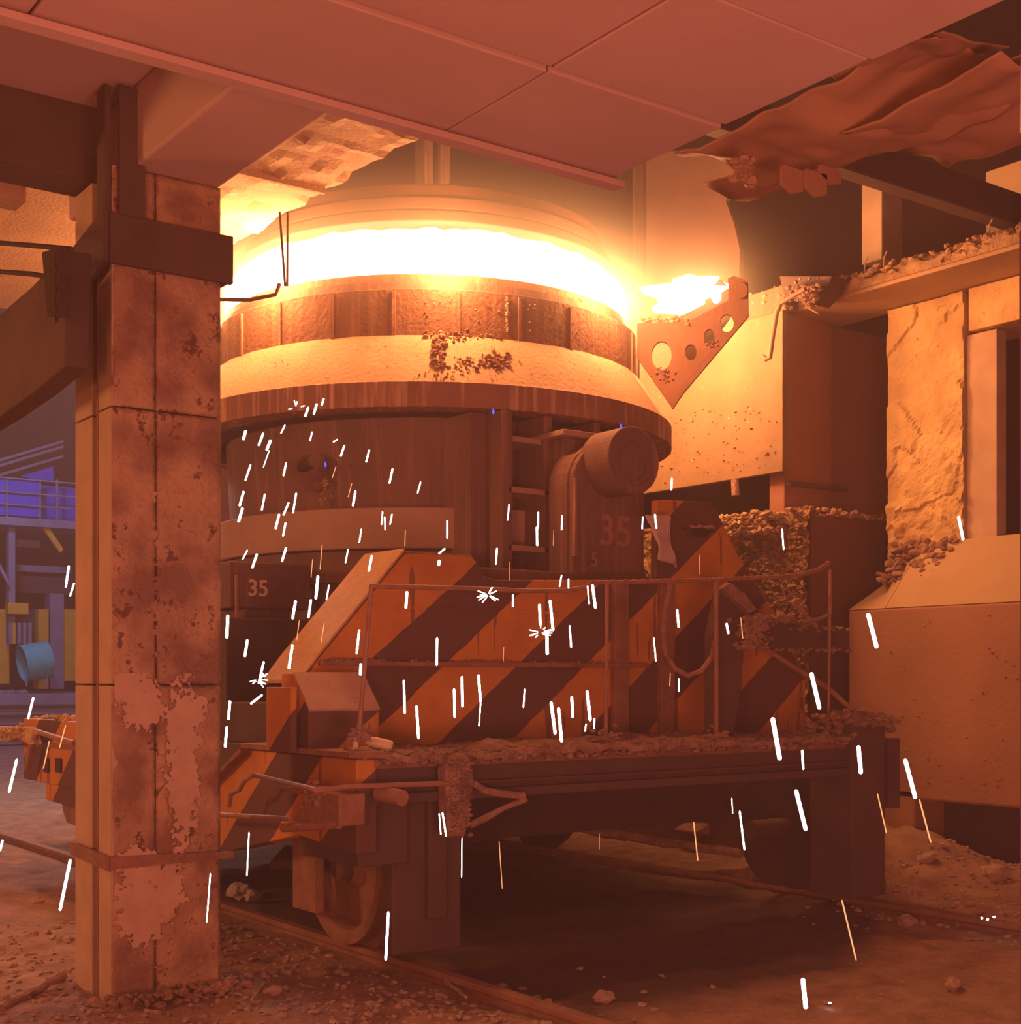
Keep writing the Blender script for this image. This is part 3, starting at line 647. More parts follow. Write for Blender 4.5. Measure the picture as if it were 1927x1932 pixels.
p = ox(128, 1500, 3.6); MB().prism([ox(112, 1480, 3.6), ox(150, 1480, 3.6), ox(150, 1562, 3.6), ox(125, 1552, 3.6), ox(118, 1530, 3.6)], (.4, 0, 0)).obj('axle_guard', 'rust', car, bevel=.01)
g2 = crust(60, lambda: ox(random.uniform(0, 45), random.gauss(1382, 6), 3.3) , .01, .03); g2.obj('slag_crumb', 'slagl', car, kind='stuff')
MB().prism([ox(-30, 1370, 3.3), ox(40, 1372, 3.3), ox(52, 1405, 3.3), ox(30, 1392, 3.3), ox(12, 1400, 3.3), ox(-30, 1395, 3.3)], (.12, 0, 0)).obj('coupler', 'slagl', car, bevel=.01)
# wheels
def wheel(X, Y, lab=None, R=.44, s=1, wm='rust'):
    zc_ = R + .07
    m = MB().lathe([(0, .06), (.07, .06), (.09, .03), (.13, .09), (.33, .10), (.36, .02), (.40, 0), (R, .0), (R, .09), (R + .05, .10), (R + .05, .14), (0, .14)], 48)
    m.xf(Matrix.Translation((X, Y, zc_)) @ Matrix.Rotation(s * math.pi / 2, 4, 'Y'))
    w = m.obj('wheel', wm, car, smooth=False, label=lab)
    MB().tube([(X - s * .03, Y, zc_), (X + s * .5, Y, zc_)], .07, 16).obj('axle', 'dark', w)
wheel(3.88, 7.0, 'flanged wheel on the near rail')
wheel(7.72, 7.0, s=-1, wm='darker')  # far wheels darkened by material: shade under the car put into colour
for y in (10.0, 11.1): wheel(3.88, y)
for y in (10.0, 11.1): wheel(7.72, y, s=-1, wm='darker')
MB().box(3.74, 3.80, 7.06, 7.34, .25, .80).box(3.74, 3.86, 6.66, 7.4, .80, .86).obj('axle_guard', 'rust', car, bevel=.006)
# hanging guard plates below the end beam
a, b = oy(678, 1500, 6.28), oy(770, 1625, 6.28)
MB().box(3.56, 3.86, 6.24, 6.9, .62, .97).obj('bogie_plate', 'dark', car, bevel=.008)
MB().box(3.80, 4.24, 6.3, 6.4, .12, .95).obj('rail_guard', 'dark', car, bevel=.01)
MB().box(4.0, 4.12, 6.25, 6.3, .3, .95).obj('rail_guard', 'dark', car, bevel=.01)
MB().box(4.24, 7.3, 7.35, 7.45, .55, .95).obj('cross_beam', 'darker', car)
MB().box(7.28, 7.62, 6.12, 6.5, .12, 1.30).obj('corner_post', 'dark', car, bevel=.01)
crust(160, lambda: Vector((random.uniform(7.15, 7.72), random.uniform(6.1, 6.5), 1.28 + .08 * random.random() * (1 if random.random() < .6 else -1.2))), .015, .05).obj('slag_crumb', 'slag', car, kind='stuff')
# pipe stub, rods, bent rail at left corner
MB().tube([oy(715, 1496, 6.12), oy(760, 1506, 5.95)], .042, 16).obj('pipe_stub', 'pipe', car)
h = lambda px, py: oy(px, py, 6.05); k_ = lambda px, py: ox(px, py, 3.32)
MB().tube([k_(432, 1522), k_(436, 1498), k_(452, 1490), k_(462, 1472), k_(480, 1462), k_(520, 1472), h(595, 1490), h(660, 1484), h(850, 1478)], .014, 8).obj('bent_rail', 'pipe', car)
MB().tube([k_(380, 1535), k_(548, 1545)], .014, 8).obj('rod', 'pipe', car)
MB().tube([k_(535, 1562), h(640, 1555)], .024, 10).obj('rod', 'pipe', car)
MB().prism([k_(520, 1484), k_(600, 1490), k_(612, 1500), k_(560, 1498)], (.14, 0, 0)).obj('bent_plate', 'rust', car)
MB().prism([k_(600, 1492), k_(640, 1500), k_(640, 1560), k_(552, 1548), k_(575, 1505)], (.15, 0, 0)).obj('bracket', 'rust', car, bevel=.008)
crust(70, lambda: k_(random.gauss(592, 9), random.gauss(1500, 9)), .008, .022).obj('slag_crumb', 'slag', car, kind='stuff')
# slag-crusted coupler hook in front of the beam
hk = MB().prism([h(846, 1570), h(842, 1450), h(862, 1428), h(880, 1420), h(890, 1440), h(896, 1478), h(888, 1510), h(886, 1556), h(872, 1576), h(850, 1582)], (0, .09, 0)).obj('coupler', 'slag', car, bevel=.01, label='slag-crusted upright coupling plate with triangular loop')
crust(280, lambda: h(random.uniform(846, 888), random.uniform(1428, 1575)) + Vector((0, -.005, 0)), .006, .02).obj('slag_crumb', 'slag', hk, kind='stuff')
MB().tube([h(893, 1478), h(915, 1492), h(945, 1498), h(990, 1502), h(992, 1508), h(950, 1525), h(915, 1545), h(888, 1556)], .018, 8, .25).obj('coupling_loop', 'slag', hk)
# handrail
rl = lambda px, py: oy(px, py, 6.26)
pp = [rl(700, 1106), rl(760, 1107), rl(880, 1110), rl(1000, 1115), rl(1070, 1114), rl(1105, 1108), rl(1125, 1099), rl(1200, 1098), rl(1350, 1094), rl(1480, 1088), rl(1520, 1083), rl(1545, 1075), rl(1565, 1063)]
MB().tube(pp, .013, 8).obj('handrail', 'pipe', car, label='bent rusty handrail along the platform edge')
crust(220, lambda: (lambda k, u: pp[k].lerp(pp[k + 1], u) + Vector((0, 0, .01)))(random.choice([5, 6, 7, 8, 9, 10, 11]), random.random()), .005, .013).obj('slag_crumb', 'slag', car, kind='stuff')
for a, b, r in (((701, 1104), (676, 1400), .013), ((1146, 1100), (1143, 1400), .012), ((1352, 1096), (1352, 1395), .014), ((1567, 1075), (1563, 1405), .010)):
    MB().tube([rl(*a), rl(*b)], r, 8).obj('handrail_post', 'pipe', car)
crust(90, lambda: rl(random.gauss(680, 9), 1398 - abs(random.gauss(0, 12))), .008, .02).obj('slag_crumb', 'slag', car, kind='stuff')
for px in (1143, 1352): crust(50, lambda: rl(random.gauss(px, 12), 1396 - abs(random.gauss(0, 9))), .01, .025).obj('slag_crumb', 'slag', car, kind='stuff')
MB().prism([rl(664, 1415), rl(668, 1392), rl(674, 1388), rl(674, 1412)], (0, -.01, 0)).obj('tab', 'bottle', car)
# crusted bar and braces at right
br = lambda px, py: oy(px, py, 6.42)
bb = MB().prism([br(1402, 1168), br(1602, 1186), br(1605, 1230), br(1402, 1222)], (0, .16, 0)).obj('buffer_bar', 'dark', car, bevel=.01, label='slag-capped bar reaching to the right end')
crust(260, lambda: br(random.uniform(1400, 1500), random.gauss(1170, 5)) + Vector((0, random.uniform(-.02, .15), 0)), .012, .034).obj('slag_cap', 'slag', bb, kind='stuff')
crust(160, lambda: br(random.uniform(1490, 1605), 1186 + random.gauss(0, 2)) + Vector((0, random.uniform(-.02, .15), 0)), .006, .018).obj('slag_cap', 'slag', bb, kind='stuff')
crust(140, lambda: br(random.gauss(1418, 14), random.uniform(1165, 1225)) + Vector((0, -.02, 0)), .012, .03).obj('slag_cap', 'slag', bb, kind='stuff')
crust(60, lambda: br(random.uniform(1410, 1605), 1226 + random.gauss(0, 2)) + Vector((0, -.01, 0)), .008, .022).obj('slag_cap', 'slag', bb, kind='stuff')
MB().tube([br(1430, 1215), br(1500, 1260), br(1565, 1300), rl(1615, 1345)], .017, 8, .1).obj('brace_rod', 'pipe', car)
MB().tube([br(1498, 1132), br(1520, 1160), br(1540, 1182)], .018, 8, .1).obj('brace_rod', 'pipe', car)
MB().tube([rl(1567, 1120), rl(1566, 1158), rl(1545, 1168), rl(1520, 1172)], .013, 8, .2).obj('brace_rod', 'slag', car)
ps = MB().prism([br(1362, 1110), br(1385, 1105), br(1410, 1150), br(1400, 1300), br(1385, 1390), br(1345, 1390), br(1345, 1200)], (0, .08, 0)).obj('upright_plate', 'dark', car, bevel=.01)
MB().prism([br(1352, 1112), br(1368, 1100), br(1395, 1120), br(1418, 1150), br(1405, 1158), br(1375, 1130)], (0, -.05, 0)).obj('bent_plate', 'slag', car)
# hose loop
hp = [(1266, 1100), (1264, 1150), (1266, 1195), (1276, 1235), (1295, 1262), (1318, 1275), (1338, 1265), (1350, 1240), (1352, 1200)]
o = MB().tube([oy(x, y, 6.3) + Vector((0, .1 * math.sin(i * .4), 0)) for i, (x, y) in enumerate(hp)], .016, 10, .08).obj('hose', 'slag'); tag(o, 'crusted hose hanging in a loop from the handrail', 'hose')
# bottle
bt = thing('bottle', 'pale plastic bottle with green base lying on the platform', 'bottle', oy(720, 1390, 6.4))
p, q = oy(697, 1385, 6.4), oy(738, 1394, 6.33); dv = (q - p).normalized(); zz = Vector((0, 0, 1.247 - (p.z + q.z) / 2))
MB().tube([p + zz - dv * .02, p + zz, p + zz + dv * .03, q + zz], 1, 16, 0, [.016, .030, .034, .034]).obj('bottle_body', 'bottle', bt)
MB().tube([q + zz, q + zz + dv * .008], .028, 16).obj('bottle_base', 'green', bt, label='green bottle base')
# thin vertical pipes behind the column edge
for i, (px, X) in enumerate(((446, 3.9), (428, 4.0))):
    o = MB().tube([ox(px, 1085, X), ox(px + 4, 1400, X)], .013, 8).obj('riser_pipe', 'pipe'); tag(o, ['thin pipe standing left of the number on the lug', 'thin pipe close behind the column edge'][i], 'pipe')
MB().box(3.8, 4.6, 8.4, 9.4, 1.2, 2.0).obj('saddle', 'dark', car, bevel=.01)
MB().box(3.7, 4.1, 7.5, 8.2, 1.2, 1.45).obj('saddle', 'dark', car, bevel=.01)

# ================================================================ RIGHT SIDE STRUCTURE
wr = bpy.data.objects.new('wall_right', None); C.objects.link(wr); wr.location = (9.5, 5, 0); struct(wr, 'concrete footing wall along the right side of the track')
MB().box(9.2, 11, -1, 7.78, .62, 2.18).obj('wall_block', 'wallconc', wr, bevel=.02)
MB().prism([(9.2, -1, 2.18), (9.7, -1, 2.75), (11, -1, 2.75), (11, -1, 2.18)], (0, 8.4, 0)).obj('sloped_cap', 'pale', wr, bevel=.01)
MB().prism([(9.2, 7.4, 2.18), (9.2, 7.78, 2.18), (9.7, 7.75, 2.45), (9.7, 7.4, 2.75)], (1.2, 0, 0)).obj('sloped_cap', 'pale', wr)
MB().box(9.6, 11, -1, 7.6, -.1, .7).obj('recessed_base', 'darker', wr)
MB().box(9.2, 9.6, 7.1, 7.7, -.1, .7).obj('recessed_base', 'wallconc', wr, bevel=.02)
crust(130, lambda: Vector((9.2, random.uniform(4, 7.5), random.uniform(.7, 2.1))), .006, .016).obj('slag_splatter', 'slag', wr, kind='stuff')
# pillar
pil = thing('concrete_pillar', 'tall pillar with blistered bright plaster on the right', 'pillar', (9.95, 7.4, 2.7))
g = grid((9.7, 7.76, 2.5), (0, -.77, 0), (0, 0, 2.29), 34, 100, lambda a, b, p: (-.03 * abs(fbm(p, 7)) * (1.3 - b) - (.02 if fbm(p, 2.2, 9) > .1 else 0), 0, 0))
o = g.obj('plaster_face', 'crackle', pil, label='blistered plaster face lit bright at the top')
MB().box(9.73, 9.86, 6.70, 7.02, 2.5, 4.43).obj('side_pier', 'smoothside', pil, bevel=.01)
MB().box(9.71, 9.9, 7.0, 7.76, 2.5, 4.79).obj('pillar_core', 'smoothside', pil, bevel=.01)
crust(200, lambda: Vector((9.7 - random.random() * .3 * (k0 := random.random()), random.uniform(7.05, 7.7), 2.75 - .57 * k0 * .6 + .02)), .02, .05).obj('fallen_plaster', 'slag', pil, kind='stuff')
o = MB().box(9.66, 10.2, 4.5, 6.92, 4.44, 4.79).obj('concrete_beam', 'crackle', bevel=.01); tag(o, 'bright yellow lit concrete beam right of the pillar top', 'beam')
# ledge beam
lb = thing('steel_ledge', 'steel ledge beam heaped with slag running to the right edge', 'beam', (9.4, 6.5, 4.8))
MB().box(9.08, 9.8, 3.5, 8.6, 4.80, 4.84).obj('flange', 'pale', lb, bevel=.005)
MB().box(9.5, 9.54, 3.5, 8.6, 4.84, 5.0).obj('web', 'dark', lb)
g = grid((9.06, 3.5, 4.83), (.45, 0, 0), (0, 5.1, 0), 14, 150, lambda a, b, p: (0, 0, (.05 + .1 * math.sin(a * 3.14) + .10 * abs(fbm(p, 4))) if 0 < a else 0))
g.obj('slag_heap', 'slagl', lb)
crust(700, lambda: Vector((9.08 + abs(random.gauss(0, .16)), random.uniform(3.6, 8.55), 4.86 + random.uniform(0, .14))), .015, .05).obj('slag_crumb', 'slagl', lb, kind='stuff')
for k in range(9):
    y = random.uniform(4.5, 7.6); z = 5.02
    MB().tube([(9.12, y, z - .08), (9.1, y - .02, z + .02), (9.1, y - .05, z + .05 + .04 * random.random())], .007, 6).obj('wire_end', 'slagl', lb)
# hot panel
pn = thing('heat_shield', 'scaled shield panel glowing bright beside the ladle', 'panel', (8.95, 10, 3.4))
a = ox(1477, 888, 8.9); 
MB().prism([(8.9, a.y, 3.39), (8.9, a.y, 4.78), (8.9, 13, 4.78), (8.9, 13, 3.39)], (.06, 0, 0)).obj('shield_plate', 'panelhot', pn, bevel=.005)
crust(110, lambda: Vector((8.895, random.uniform(a.y + .05, 9.8), random.uniform(3.45, 4.1))), .004, .014).obj('scale_flake', 'panelhot', pn, kind='stuff')
MB().box(8.9, 9.1, a.y - .02, 10.5, 4.78, 5.0).obj('top_channel', 'rimband', pn, bevel=.008)
crust(150, lambda: Vector((8.9 + .1 * random.random(), random.uniform(8.2, 8.9), random.uniform(4.8, 5.02))), .01, .035).obj('slag_crumb', 'slagl', pn, kind='stuff')
# recess behind
o = MB().box(9.0, 9.62, 8.32, 8.5, 2.9, 4.8).box(9.66, 10.6, 8.4, 8.5, 2.9, 4.8).obj('steel_cabinet', 'casing', bevel=.01); tag(o, 'flat brown steel casing in the recess between panel and pillar', 'casing')
o = MB().prism([(9.0, 8.3, 3.32), (9.75, 8.3, 3.32), (9.75, 8.3, 3.28), (9.0, 8.3, 3.28)], (0, -.05, 0)).obj('ledge_strip', 'dark'); tag(o, 'dark strip across the foot of the brown casing', 'strip')
# slag-crusted block
sb = thing('slag_block', 'block crusted with knobbly slag left of the right wall', 'block', (9.3, 8.4, 0))
MB().box(8.95, 9.9, 7.97, 11.5, -.05, 3.0).obj('block_core', 'wallfar', sb, bevel=.03)
MB().box(8.93, 9.9, 7.95, 8.0, 1.0, 2.98).obj('front_plate', 'wallfar', sb, bevel=.01)
g = grid((8.93, 7.95, .6), (0, 2.4, 0), (0, 0, 2.45), 90, 100, lambda a, b, p: (-.10 * abs(fbm(p, 7)) - .05 * abs(fbm(p, 17)), 0, .02 * fbm(p, 9)))
g.obj('slag_face', 'slagd', sb, label='knobbly slag running down the block')
crust(1100, lambda: (lambda y, z: Vector((8.87 - .07 * abs(fbm(Vector((0, y, z)), 5)), y, z)))(random.uniform(7.95, 9.2), random.uniform(1.7, 2.95)), .010, .026).obj('slag_knob', 'slagd', sb, kind='stuff')
crust(420, lambda: Vector((random.uniform(8.8, 10.0), random.uniform(7.9, 9.3), 3.0 + .05 * random.random())), .012, .04).obj('slag_heap', 'slag', sb, kind='stuff')
crust(200, lambda: Vector((8.85 - .2 * random.random(), random.uniform(8.2, 9.6), 2.95 + random.uniform(-.1, .1))), .015, .045).obj('slag_heap', 'slagl', sb, kind='stuff')
# bent rod
o = MB().tube([ox(1385, 905, 8.8), ox(1388, 935, 8.8)], .03, 8, .4).obj('hanging_lump', 'slag'); tag(o, 'small slag lump hanging under the bright panel', 'slag')
P_ = lambda px, py: ox(px, py, 8.6)
o = MB().tube([P_(1440, 672), P_(1446, 678), P_(1453, 676), P_(1458, 640), P_(1466, 590), P_(1474, 572), P_(1500, 556), P_(1520, 545)], .020, 10).obj('bent_pipe', 'pipe'); tag(o, 'bent pipe hooking down in front of the bright panel', 'pipe')
m = crust(90, lambda: ox(random.gauss(1518, 14), random.gauss(552, 9), 8.75), .012, .035)
m.obj('slag_clump', 'slag'); tag(bpy.data.objects['slag_clump'], 'clump of slag where the bent pipe meets the ledge', 'slag')
o = MB().prism([ox(1470, 520, 8.85), ox(1570, 520, 8.85), ox(1560, 550, 8.85), ox(1535, 575, 8.85), ox(1480, 560, 8.85)], (.2, 0, 0)).obj('bent_plate', 'dark', bevel=.01); tag(o, 'dark bent plate behind the bent pipe', 'plate')
o = MB().tube([ox(1514, 560, 8.75), ox(1524, 580, 8.7), ox(1545, 592, 8.7)], .007, 6).obj('wire', 'pipe'); tag(o, 'short wire under the slag clump', 'wire')

# background
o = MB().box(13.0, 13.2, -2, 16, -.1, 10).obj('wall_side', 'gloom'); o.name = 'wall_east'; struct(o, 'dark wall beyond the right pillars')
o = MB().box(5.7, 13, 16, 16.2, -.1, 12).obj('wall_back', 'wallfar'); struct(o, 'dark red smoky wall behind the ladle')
o = MB().prism([ox(1395, 520, 9.05), ox(1396, 470, 9.05), ox(1385, 420, 9.05), ox(1370, 380, 9.05), ox(1385, 330, 9.05), ox(1400, 285, 9.05), ox(1220, 285, 9.05), ox(1220, 560, 9.05)], (.05, 0, 0)).obj('shield_plate', 'smoky'); tag(o, 'smoky brown plate with ragged edge rising above the bright panel', 'plate')
def post(px0, px1, py0, py1, X, m, label, d=.3):
    a, b = ox(px0, py1, X), ox(px1, py0, X)
    o = MB().box(X, X + d, min(a.y, b.y), max(a.y, b.y), a.z, b.z).obj('upright_post', m, bevel=.01); return tag(o, label, 'post')
post(1626, 1664, 300, 500, 10.2, 'smoothside', 'lit upright post between the dark openings')
post(1860, 1960, 290, 470, 10.0, 'pale', 'pale yellow upright at the right edge above the ledge', .6)
for i, (a, b) in enumerate(((802, 818), (832, 850), (1214, 1248))):
    p, q = oy(a, 480, 12.4), oy(b, 230, 12.4)
    o = MB().box(p.x, q.x, 12.4, 12.6, -.05, 9.0).obj('upright_post', 'rimband', bevel=.01); tag(o, ['left one of the pair of thin posts above the hood', 'right one of the pair of thin posts above the hood', 'smoky post at the right end of the hood'][i], 'post')
for i, (px, tx) in enumerate(((541, 534), (545, 549))):
    o = MB().tube([od(px - 3, 540, 9.2), od(tx - 6, 400, 9.2)], .008, 6).obj('thin_rod', 'rimband'); tag(o, ['left thin rod standing at the left of the fire', 'right thin rod standing at the left of the fire'][i], 'rod')
o = MB().tube([od(416, 565, 9.3), od(470, 566, 9.3), od(520, 556, 9.3), od(528, 535, 9.3)], .014, 8).obj('bent_rod', 'rimband'); tag(o, 'bent rod on the left ladle rim by the column', 'rod')
# crumpled sheets under the opening at the right
def sheet(label, P, U, V, amp, o_, m='sheet', keepf=None):
    g = grid(P, U, V, 40, 40, lambda a, b, p: (.02 * nz(p, 3, o_), .02 * nz(p, 3, o_ + 3), amp * fbm(p, 1.4, o_) + .012 * nz(p, 9, o_)), keepf)
    o = g.obj('crumpled_sheet', m, smooth=True); s = o.modifiers.new('s', 'SOLIDIFY'); s.thickness = .006; return tag(o, label, 'sheet', 'scorched sheets under the slab')
sheet('crumpled scorched sheet hanging beside the slab corner', (4.27, 4.62, 3.97), (.62, .1, -.03), (.1, -1.35, .05), .13, 2)
sheet('twisted sheet overlapping at the far upper right', (4.55, 3.9, 3.93), (.75, .0, .02), (.1, -2.2, .12), .10, 5, keepf=lambda a, b: not (a < .35 and b > .35))
sheet('torn sheet lapping the slab edge further right', (4.29, 3.75, 4.02), (.42, 0, .03), (.1, -.5, .02), .07, 9)
sheet('scorched soffit sheet behind the crumpled ones', (4.72, 4.9, 4.02), (.42, .1, .03), (.1, -3.6, 0), .05, 12)
for i, (px, y0, y1) in enumerate(((1500, 322, 366), (1545, 330, 372), (1572, 322, 350))):
    a = oy(px - 22, y0 - 12, 4.2); b = oy(px + 16, y1 + 4, 4.2)
    o = MB().prism([(a.x, 4.2, a.z), (b.x, 4.2, a.z), (b.x, 4.2, b.z + .02), ((a.x + b.x) / 2, 4.2, b.z), (a.x, 4.2, b.z + .03)], (0, .02, 0)).obj('torn_flap', 'sheet'); tag(o, ['left', 'middle', 'right'][i] + ' one of the torn flaps hanging under the crumpled sheet', 'flap', 'torn flaps')
m = crust(40, lambda: oz(random.gauss(1400, 8), random.gauss(318, 12), 3.85), .015, .035).obj('torn_knot', 'sheet', kind='stuff'); tag(m, 'twisted knot of torn metal hanging from the sheets', 'scrap')
# steel framing above the dark openings
for i, (Y, z) in enumerate(((6.3, 5.1), (5.2, 5.2))):
    o = MB().box(5.6, 11, Y, Y + .15, z, z + .25).obj('steel_girder', 'dark', bevel=.01); tag(o, ['dark steel girder behind the torn flaps', 'dark steel girder nearer the right edge under the roof'][i], 'girder')
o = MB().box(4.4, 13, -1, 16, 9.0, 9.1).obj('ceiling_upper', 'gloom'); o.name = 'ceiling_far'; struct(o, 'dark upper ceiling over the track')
# near right edge object
o = MB().tube([od(1934, -20, 4.0), od(1928, 250, 4.0)], .006, 8).obj('edge_cable', 'cloth'); tag(o, 'pale cable at the extreme upper right edge', 'cable')
o = MB().tube([od(1936, 425, 4.2), od(1929, 440, 4.2), od(1932, 1100, 4.2), od(1933, 1932, 4.2)], .010, 8, .2).obj('edge_cable', 'dark'); tag(o, 'dark crusted cable hanging along the right edge', 'cable')

# ================================================================ LEFT BAY (far hall)
dk_ = MB().box(-8, 18, 36, 45, -.1, 1.2).obj('raised_floor', 'bluegrey', bevel=.02); dk_.name = 'floor_bay'; struct(dk_, 'raised pale floor of the far bay')
for z in (.35, .6, .85): MB().box(-8, 18, 35.93, 36, z, z + .07).obj('edge_rib', 'dark', dk_)
o = MB().box(-14, 18, 46, 46.3, -.1, 20).obj('wall_far', 'darker'); struct(o, 'dark end wall of the far bay')
F2 = lambda px, py, Y=25.5: oy(px, py, Y + 11)
def bxp(name, label, cat, px0, py0, px1, py1, Y, dep, m, grp=None, bev=.01):
    a, b = F2(px0, py1, Y), F2(px1, py0, Y)
    o = MB().box(a.x, b.x, Y + 11, Y + 11 + dep, a.z, b.z).obj(name, m, bevel=bev); return tag(o, label, cat, grp)
def lvl(a, b, y1, y0, Y): a.z = F2(60, y1, Y).z; b.z = F2(60, y0, Y).z; return a, b
pf = thing('raised_walkway', 'blue panelled walkway with grey rails in the far bay', 'walkway', F2(60, 985, 27))
for px0, px1 in ((-60, 12), (14, 74)):
    for y0, y1 in ((908, 930), (934, 953), (957, 975)):
        a, b = F2(px0, y1, 27), F2(px1, y0, 27); a, b = lvl(a, b, y1, y0, 27); MB().box(a.x, b.x, 38, 38.05, a.z, b.z).obj('blue_panel', 'blue', pf)
a, b = F2(80, 972, 26.5), F2(200, 915, 26.5); MB().box(a.x, b.x, 38.6, 38.7, a.z, b.z).obj('blue_panel', 'blue', pf)
for px in (13, 76, 108, 150):
    a, b = F2(px - 1.5, 985, 26.9), F2(px + 1.5, 905, 26.9); MB().box(a.x, b.x, 37.9, 37.98, a.z, b.z).obj('rail_post', 'bluegrey', pf)
for y in (906, 932, 955): 
    a, b = F2(-60, y + 1, 26.9), F2(200, y - 1.5, 26.9); a, b = lvl(a, b, y + 1, y - 1.5, 26.9); MB().box(a.x, b.x, 37.85, 37.9, a.z, b.z).obj('guard_rail', 'bluegrey', pf)
a, b = F2(-60, 993, 26.8), F2(200, 978, 26.8); a, b = lvl(a, b, 993, 978, 26.8); MB().box(a.x, b.x, 37.8, 39.5, a.z, b.z).obj('walkway_slab', 'bluegrey', pf)
bxp('steel_column', 'grey steel column under the blue walkway', 'column', 17, 993, 29, 1215, 27.2, .3, 'bluegrey')
o = MB().prism([F2(0, 1075, 27), F2(0, 1062, 27), F2(18, 1098, 27), F2(18, 1108, 27)], (0, .1, 0)).obj('brace', 'bluegrey'); tag(o, 'slanting grey brace left of the steel column', 'brace')
o = MB().prism([F2(80, 995, 27), F2(92, 995, 27), F2(120, 1036, 27), F2(114, 1043, 27)], (0, .1, 0)).obj('brace', 'yellow'); tag(o, 'yellow slanting brace under the blue walkway', 'brace')
o = MB().prism([F2(38, 898, 28), F2(100, 880, 28), F2(102, 908, 28), F2(80, 908, 28)], (0, .1, 0)).obj('canopy_sheet', 'blue'); tag(o, 'small blue slanting sheet above the walkway', 'sheet')
for i, y in enumerate((868, 850, 840)):
    o = MB().prism([F2(-10, y + 28, 29), F2(120, y - 10, 29), F2(120, y - 5, 29), F2(-10, y + 34, 29)], (0, .2, 0)).obj('roof_truss', 'bluegrey'); tag(o, ['lowest', 'middle', 'highest'][i] + ' slanting grey truss bar above the blue walkway', 'truss', 'truss bars')
for i, (a0, b0, c0, d0, mm, l) in enumerate((( -20, 1150, 18, 1290, 'yellow', 'yellow cabinet at the far left edge of the bay'), (72, 1150, 92, 1300, 'yellow', 'yellow machine panel behind the teal drum'), (122, 1150, 150, 1285, 'yellow', 'yellow machine panel beside the column'), (95, 1120, 121, 1300, 'bluegrey', 'grey machine post between yellow panels'), (30, 1150, 70, 1240, 'dark', 'dark machine behind the teal drum'), (32, 1090, 140, 1118, 'dark', 'dark shelf above the yellow panels'), (32, 1070, 135, 1078, 'bluegrey', 'grey shelf bar above the yellow panels'), (32, 1020, 76, 1032, 'bluegrey', 'grey box under the walkway'))):
    bxp('machine_panel', l, 'machine', a0, b0, c0, d0, 28.2 + .1 * i, .5, mm)
for i in range(4):
    bxp('upright_bottle', ['leftmost', 'second from left', 'third from left', 'rightmost'][i] + ' of four pale cylinders standing behind the teal drum', 'cylinder', 24 + i * 10, 1175, 30 + i * 10, 1215, 27.0, .12, 'yellow' if i == 0 else 'bluegrey', 'pale cylinders in the far bay')
o = bxp('lamp_box', 'small pale box above the pale cylinders', 'box', 16, 1138, 54, 1158, 26.9, .3, 'yellow')
dr = thing('drum', 'teal drum lying on a white stand in the far bay', 'drum', F2(62, 1310, 25.4))
c = F2(64, 1252, 25.4); r_ = .49
m = MB().lathe([(r_ - .03, 0), (r_, 0), (r_, .7), (r_ - .03, .7), (r_ - .03, .45), (0, .45)], 40); m.xf(Matrix.Translation(c + Vector((-.25, .2, 0))) @ Matrix.Rotation(math.radians(80), 4, 'Y') ); m.obj('drum_shell', 'teal', dr)
for dx in (-.12, .42): 
    MB().tube([c + Vector((dx - .1, -.1, -.1)), c + Vector((dx - .1, -.1, -.58))], .025, 6).obj('stand_leg', 'bluegrey', dr)
MB().tube([c + Vector((-.25, -.1, -.84)), c + Vector((.4, -.1, -.84))], .025, 6).obj('stand_bar', 'bluegrey', dr)
m = crust(40, lambda: Vector((0, 0, 0)) + F2(random.uniform(0, 50), 1306, 25.3), .04, .11).obj('scrap_pile', 'bluegrey', kind='stuff'); tag(m, 'small pile of grey scrap at the foot of the teal drum', 'scrap')

